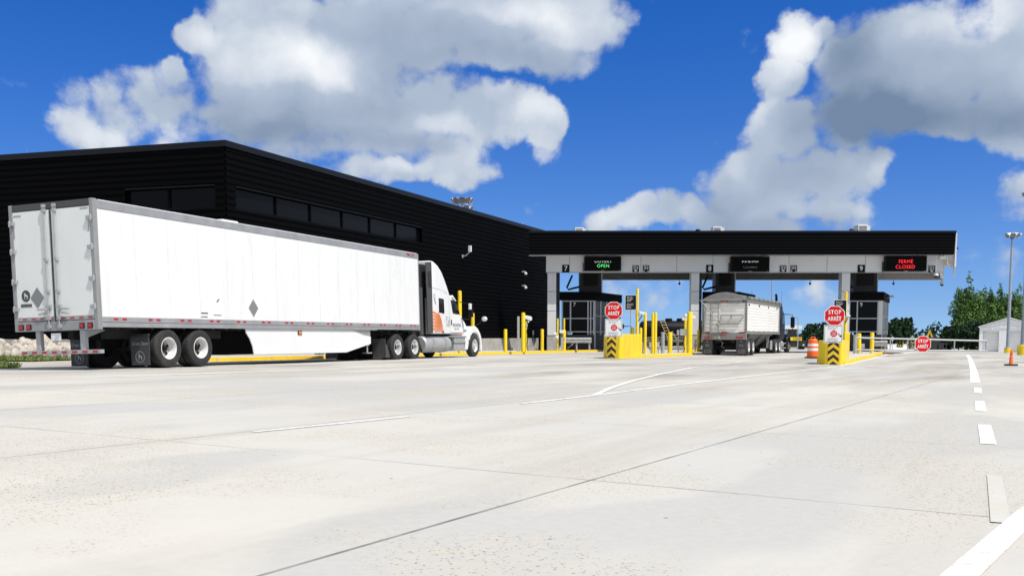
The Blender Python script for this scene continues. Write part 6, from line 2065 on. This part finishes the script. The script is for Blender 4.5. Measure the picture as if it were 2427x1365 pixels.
# excavator far off, and other machines behind the gate
p = at(2203, 815, 135)
q = thing('excavator', 'far yellow excavator with a raised boom above the gate stop sign', 'excavator', (p.x, 135, gz(p.x, 135)))
zz1 = at(2203, 785, 135).z - gz(p.x, 135)
MB().tube([(-.55, 0, 1.2), (-.38, 0, zz1 * .7), (-.05, 0, zz1)], .15, 8, r1=.11).tube([(-.08, 0, zz1 + .1), (.42, 0, 1.5)], .11, 8).box(.3, .6, -.3, .3, 1.2, 1.55).build('boom', M_machine, q)
MB().box(-1.2, .8, -.9, .9, .7, 1.7).build('body', M_machine, q, bevel=.08)
MB().box(-1.4, 1.0, -1.0, 1.0, 0, .65).build('tracks', M_dark, q, bevel=.1)
for px, w, h_, m_, lab in ((2222, 1.6, 1.35, M_dark, 'far dark machine low behind the gate, right of the excavator'), (2236, .9, 1.1, M_machine, 'far yellow machine low behind the gate')):
    p = at(px, 815, 132)
    q = thing('parked_machine', lab, 'machine', (p.x, 132, gz(p.x, 132)), 0, 'far parked machines')
    MB().prism([(-w, .5), (w, .5), (w, h_ * .8), (w * .4, h_), (w * .3, h_ * 1.25), (-w * .5, h_ * 1.25), (-w, h_)], -.8, .8, 'y').build('body', m_, q, bevel=.06)
    mb = MB()
    for x in (-w * .6, w * .6):
        mb.lathe([(.001, -.9), (.5, -.9), (.5, -.5), (.001, -.5)], (x, 0, .5), 'y', 16)
    mb.build('wheel', M_rubber, q)


# ------------------------------------------------------------------ trees
def leaf_crown(rng, blobs, n, size):
    """many small leaf faces through the volume of clumps: (centre, radii, weight)"""
    V, F = [], []
    wts = np.array([b_[2] for b_ in blobs], float)
    wts /= wts.sum()
    for c, rad, w in blobs:
        pass
    idx = rng.choice(len(blobs), n, p=wts)
    for i in idx:
        c, rad, _ = blobs[i]
        d = rng.normal(size=3)
        d /= np.linalg.norm(d)
        rr = rng.uniform(0.25, 1.0) ** 0.5
        p = np.array(c) + d * rr * np.array(rad)
        a = rng.normal(size=3)
        a /= np.linalg.norm(a)
        b_ = np.cross(a, rng.normal(size=3))
        b_ /= np.linalg.norm(b_)
        s = size * rng.uniform(.6, 1.3)
        k = len(V)
        V += [p - a * s, p + b_ * s * .6, p + a * s, p - b_ * s * .6]
        F.append((k, k + 1, k + 2, k + 3))
    return V, F


def tree_mesh(seed, h, spread, style):
    rng = np.random.default_rng(seed)
    blobs, limbs = [], []
    if style == 'poplar':
        leaders = [(0, 0, h)] + [(rng.uniform(-1, 1) * spread * .65, rng.uniform(-.5, .5) * spread, h * rng.uniform(.68, .9)) for _ in range(6)]
        for lx, ly, lh in leaders:
            base = np.array((lx * .2, ly * .2, h * .12))
            tip = np.array((lx, ly, lh))
            limbs.append((base, tip))
            for k in range(16):
                t = (k + .5) / 16
                c = base + (tip - base) * (.12 + .88 * t)
                r = spread * .36 * (1 - t) ** .8 * rng.uniform(.55, 1.2) + .10
                c = c + rng.normal(size=3) * np.array((r * .55, r * .55, .25))
                blobs.append((c, (r, r, r * 1.25 + .12), r ** 1.9))
    else:
        for k in range(34):
            a, e = rng.uniform(0, 2 * math.pi), rng.uniform(-.5, 1)
            c = np.array((math.cos(a) * spread * rng.uniform(.2, .8), math.sin(a) * spread * rng.uniform(.2, .8), h * .5 + h * .38 * e * rng.uniform(.5, 1)))
            r = spread * rng.uniform(.18, .34)
            blobs.append((c, (r, r, r * 1.1), r ** 2))
        for k in range(9):
            c = np.array((rng.uniform(-.7, .7) * spread, rng.uniform(-.5, .5) * spread, h * rng.uniform(.8, .98)))
            blobs.append((c, (spread * .09, spread * .09, h * .09), spread ** 2 * .02))
            limbs.append((np.array((0, 0, h * .2)), c))
    return blobs, limbs, rng


TREES = {}


def tree(px, Y, ytop, spread, style, seed, label, n=5200, leaf=.26, m=None, group='trees beyond the yard', ybase=None):
    p = at(px, 815, Y)
    z0 = gz(p.x, Y) - .1
    h = at(px, ytop, Y).z - z0
    r = thing('tree', label, 'tree', (p.x, Y, z0), 0, group)
    blobs, limbs, rng = tree_mesh(seed, h, spread, style)
    V, F = leaf_crown(rng, blobs, n, leaf)
    MB().add(V, F).build('crown', m or M_leaf, r)
    tm = MB().tube([(0, 0, 0), (.05, .03, h * .3), (0, 0, h * .75)], .05 + h * .02, 8, r1=.04)
    for a, b_ in limbs:
        tm.tube([tuple(a), tuple(a + (b_ - a) * .85)], .03 + h * .006, 6, r1=.02)
    tm.build('trunk', M_bark, r)
    return r


tree(2290, 112, 650, 2.9, 'poplar', 3, 'tallest pointed poplar at the left end of the tree row behind the shed', 15000, .14)
tree(2318, 114, 692, 2.9, 'poplar', 4, 'second poplar from the left behind the shed', 14000, .14)
tree(2344, 113, 676, 2.8, 'poplar', 5, 'poplar rising just left of the slender floodlight pole', 14000, .14)
tree(2366, 115, 675, 2.8, 'poplar', 6, 'poplar behind the slender floodlight pole and shed ridge', 14000, .14)
tree(2382, 118, 694, 3.2, 'poplar', 16, 'lower poplar directly behind the shed ridge', 12000, .14)
tree(2409, 113, 672, 2.7, 'poplar', 7, 'poplar between the two floodlight poles', 14000, .14)
tree(2432, 116, 690, 2.9, 'poplar', 8, 'poplar cut off by the right edge of the view', 9000, .14)
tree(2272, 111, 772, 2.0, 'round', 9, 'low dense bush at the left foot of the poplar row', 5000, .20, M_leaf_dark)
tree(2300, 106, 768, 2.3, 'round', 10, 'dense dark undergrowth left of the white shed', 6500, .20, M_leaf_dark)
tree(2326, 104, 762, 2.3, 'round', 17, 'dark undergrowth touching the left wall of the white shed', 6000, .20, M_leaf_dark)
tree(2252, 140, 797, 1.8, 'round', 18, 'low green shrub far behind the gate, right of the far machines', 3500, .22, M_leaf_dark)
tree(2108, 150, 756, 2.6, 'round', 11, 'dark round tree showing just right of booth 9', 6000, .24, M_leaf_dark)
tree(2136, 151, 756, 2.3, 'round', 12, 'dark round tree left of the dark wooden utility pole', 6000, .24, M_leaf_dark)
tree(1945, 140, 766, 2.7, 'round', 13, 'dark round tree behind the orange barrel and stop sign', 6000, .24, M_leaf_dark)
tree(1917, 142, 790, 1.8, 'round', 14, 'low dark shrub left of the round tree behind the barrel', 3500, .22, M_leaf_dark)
tree(1293, 135, 680, 1.6, 'poplar', 15, 'green tree glimpsed in the gap left of column 7', 4000, .22)

# distant hedgerow on the horizon, one mass
rng = np.random.default_rng(5)
blobs = []
for x in np.arange(-20, 190, 2.4):
    y = 185 + rng.uniform(-6, 6)
    r = rng.uniform(.9, 2.0) * (1.25 if x > 60 else .85)
    blobs.append((np.array((x, y, gz(x, 150) + r * .8)), (2.2, 2, r * 1.3), 1.0))
V, F = leaf_crown(rng, blobs, 16000, .38)
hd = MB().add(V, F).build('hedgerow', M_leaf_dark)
struct(hd, 'stuff')

# ------------------------------------------------------------------ grass and boulders at the left
def gpoly(name, pts, zoff, m):
    q = [at(px, 800, Y) for px, Y in pts]
    return struct(MB().poly([(v.x, v.y, gz(v.x, v.y) + zoff) for v in q]).build(name, m))


gp1 = [(-620, 35.4), (70, 34.6), (165, 36.8), (178, 40.2), (100, 41.0), (-620, 43.4)]
gp2 = [(-480, 26.6), (30, 28.2), (50, 29.4), (20, 30.6), (-480, 31.4)]
gpoly('lawn', gp1, .05, M_field)
gpoly('lawn', gp2, .03, M_field)


def inside(x, y, P):
    c = False
    for i in range(len(P)):
        a, b_ = P[i], P[i - 1]
        if (a[1] > y) != (b_[1] > y) and x < (b_[0] - a[0]) * (y - a[1]) / (b_[1] - a[1]) + a[0]:
            c = not c
    return c


for pts, n in ((gp1, 13000), (gp2, 5200)):
    P = [(at(px, 800, Y).x, Y) for px, Y in pts]
    xs, ys = [p_[0] for p_ in P], [p_[1] for p_ in P]
    V, F = [], []
    while len(F) < n:
        x, y = rng.uniform(min(xs), max(xs)), rng.uniform(min(ys), max(ys))
        if not inside(x, y, P):
            continue
        a, hh = rng.uniform(0, 6.28), rng.uniform(.06, .17)
        dx, dy = math.cos(a) * .035, math.sin(a) * .035
        z = gz(x, y) + .03
        k = len(V)
        V += [(x - dx, y - dy, z), (x + dx, y + dy, z), (x + rng.normal() * .05, y + rng.normal() * .05, z + hh)]
        F.append((k, k + 1, k + 2))
    struct(MB().add(V, F).build('grass', M_grass), 'stuff')


def rock_mesh(seed):
    rr = np.random.default_rng(seed)
    off = Vector(rr.uniform(-50, 50, 3))
    mb = MB().ball((0, 0, 0), 1.0, 16, 12)
    vs = []
    for v in mb.v:
        q = Vector(v)
        n = noise.noise(q * 1.1 + off) * .45 + noise.noise(q * 2.6 + off) * .12
        vs.append(tuple(q * (1 + n)))
    mb.v = vs
    return mb


protos = [rock_mesh(i).build('boulder', M_rock, None, smooth=50) for i in range(5)]
first = set()
i = 0
rr = np.random.default_rng(11)
for row, (Y, n_) in enumerate(((38.0, 22), (38.6, 21), (39.2, 20), (39.7, 19))):
    for k in range(n_):
        px = -150 + (k + rr.uniform(-.3, .3)) * 345 / n_ + row * 7
        if px > 186:
            continue
        y = Y + rr.uniform(-.25, .25)
        p = at(px, 800, y)
        s = rr.uniform(.17, .31)
        pi = int(rr.integers(0, 5))
        src = protos[pi]
        if pi in first:
            o = src.copy()
            COL.objects.link(o)
        else:
            o = src
            first.add(pi)
        o.location = (p.x, y, gz(p.x, y) + .05 + s * .45 + .10 * row)
        o.rotation_euler = tuple(rr.uniform(0, 6, 3))
        o.scale = (s * rr.uniform(1, 1.5), s * rr.uniform(.9, 1.2), s * rr.uniform(.65, .9))
        tag(o, 'pale rounded limestone boulder in the heap against the warehouse plinth', 'boulder', 'pale boulders along the warehouse')
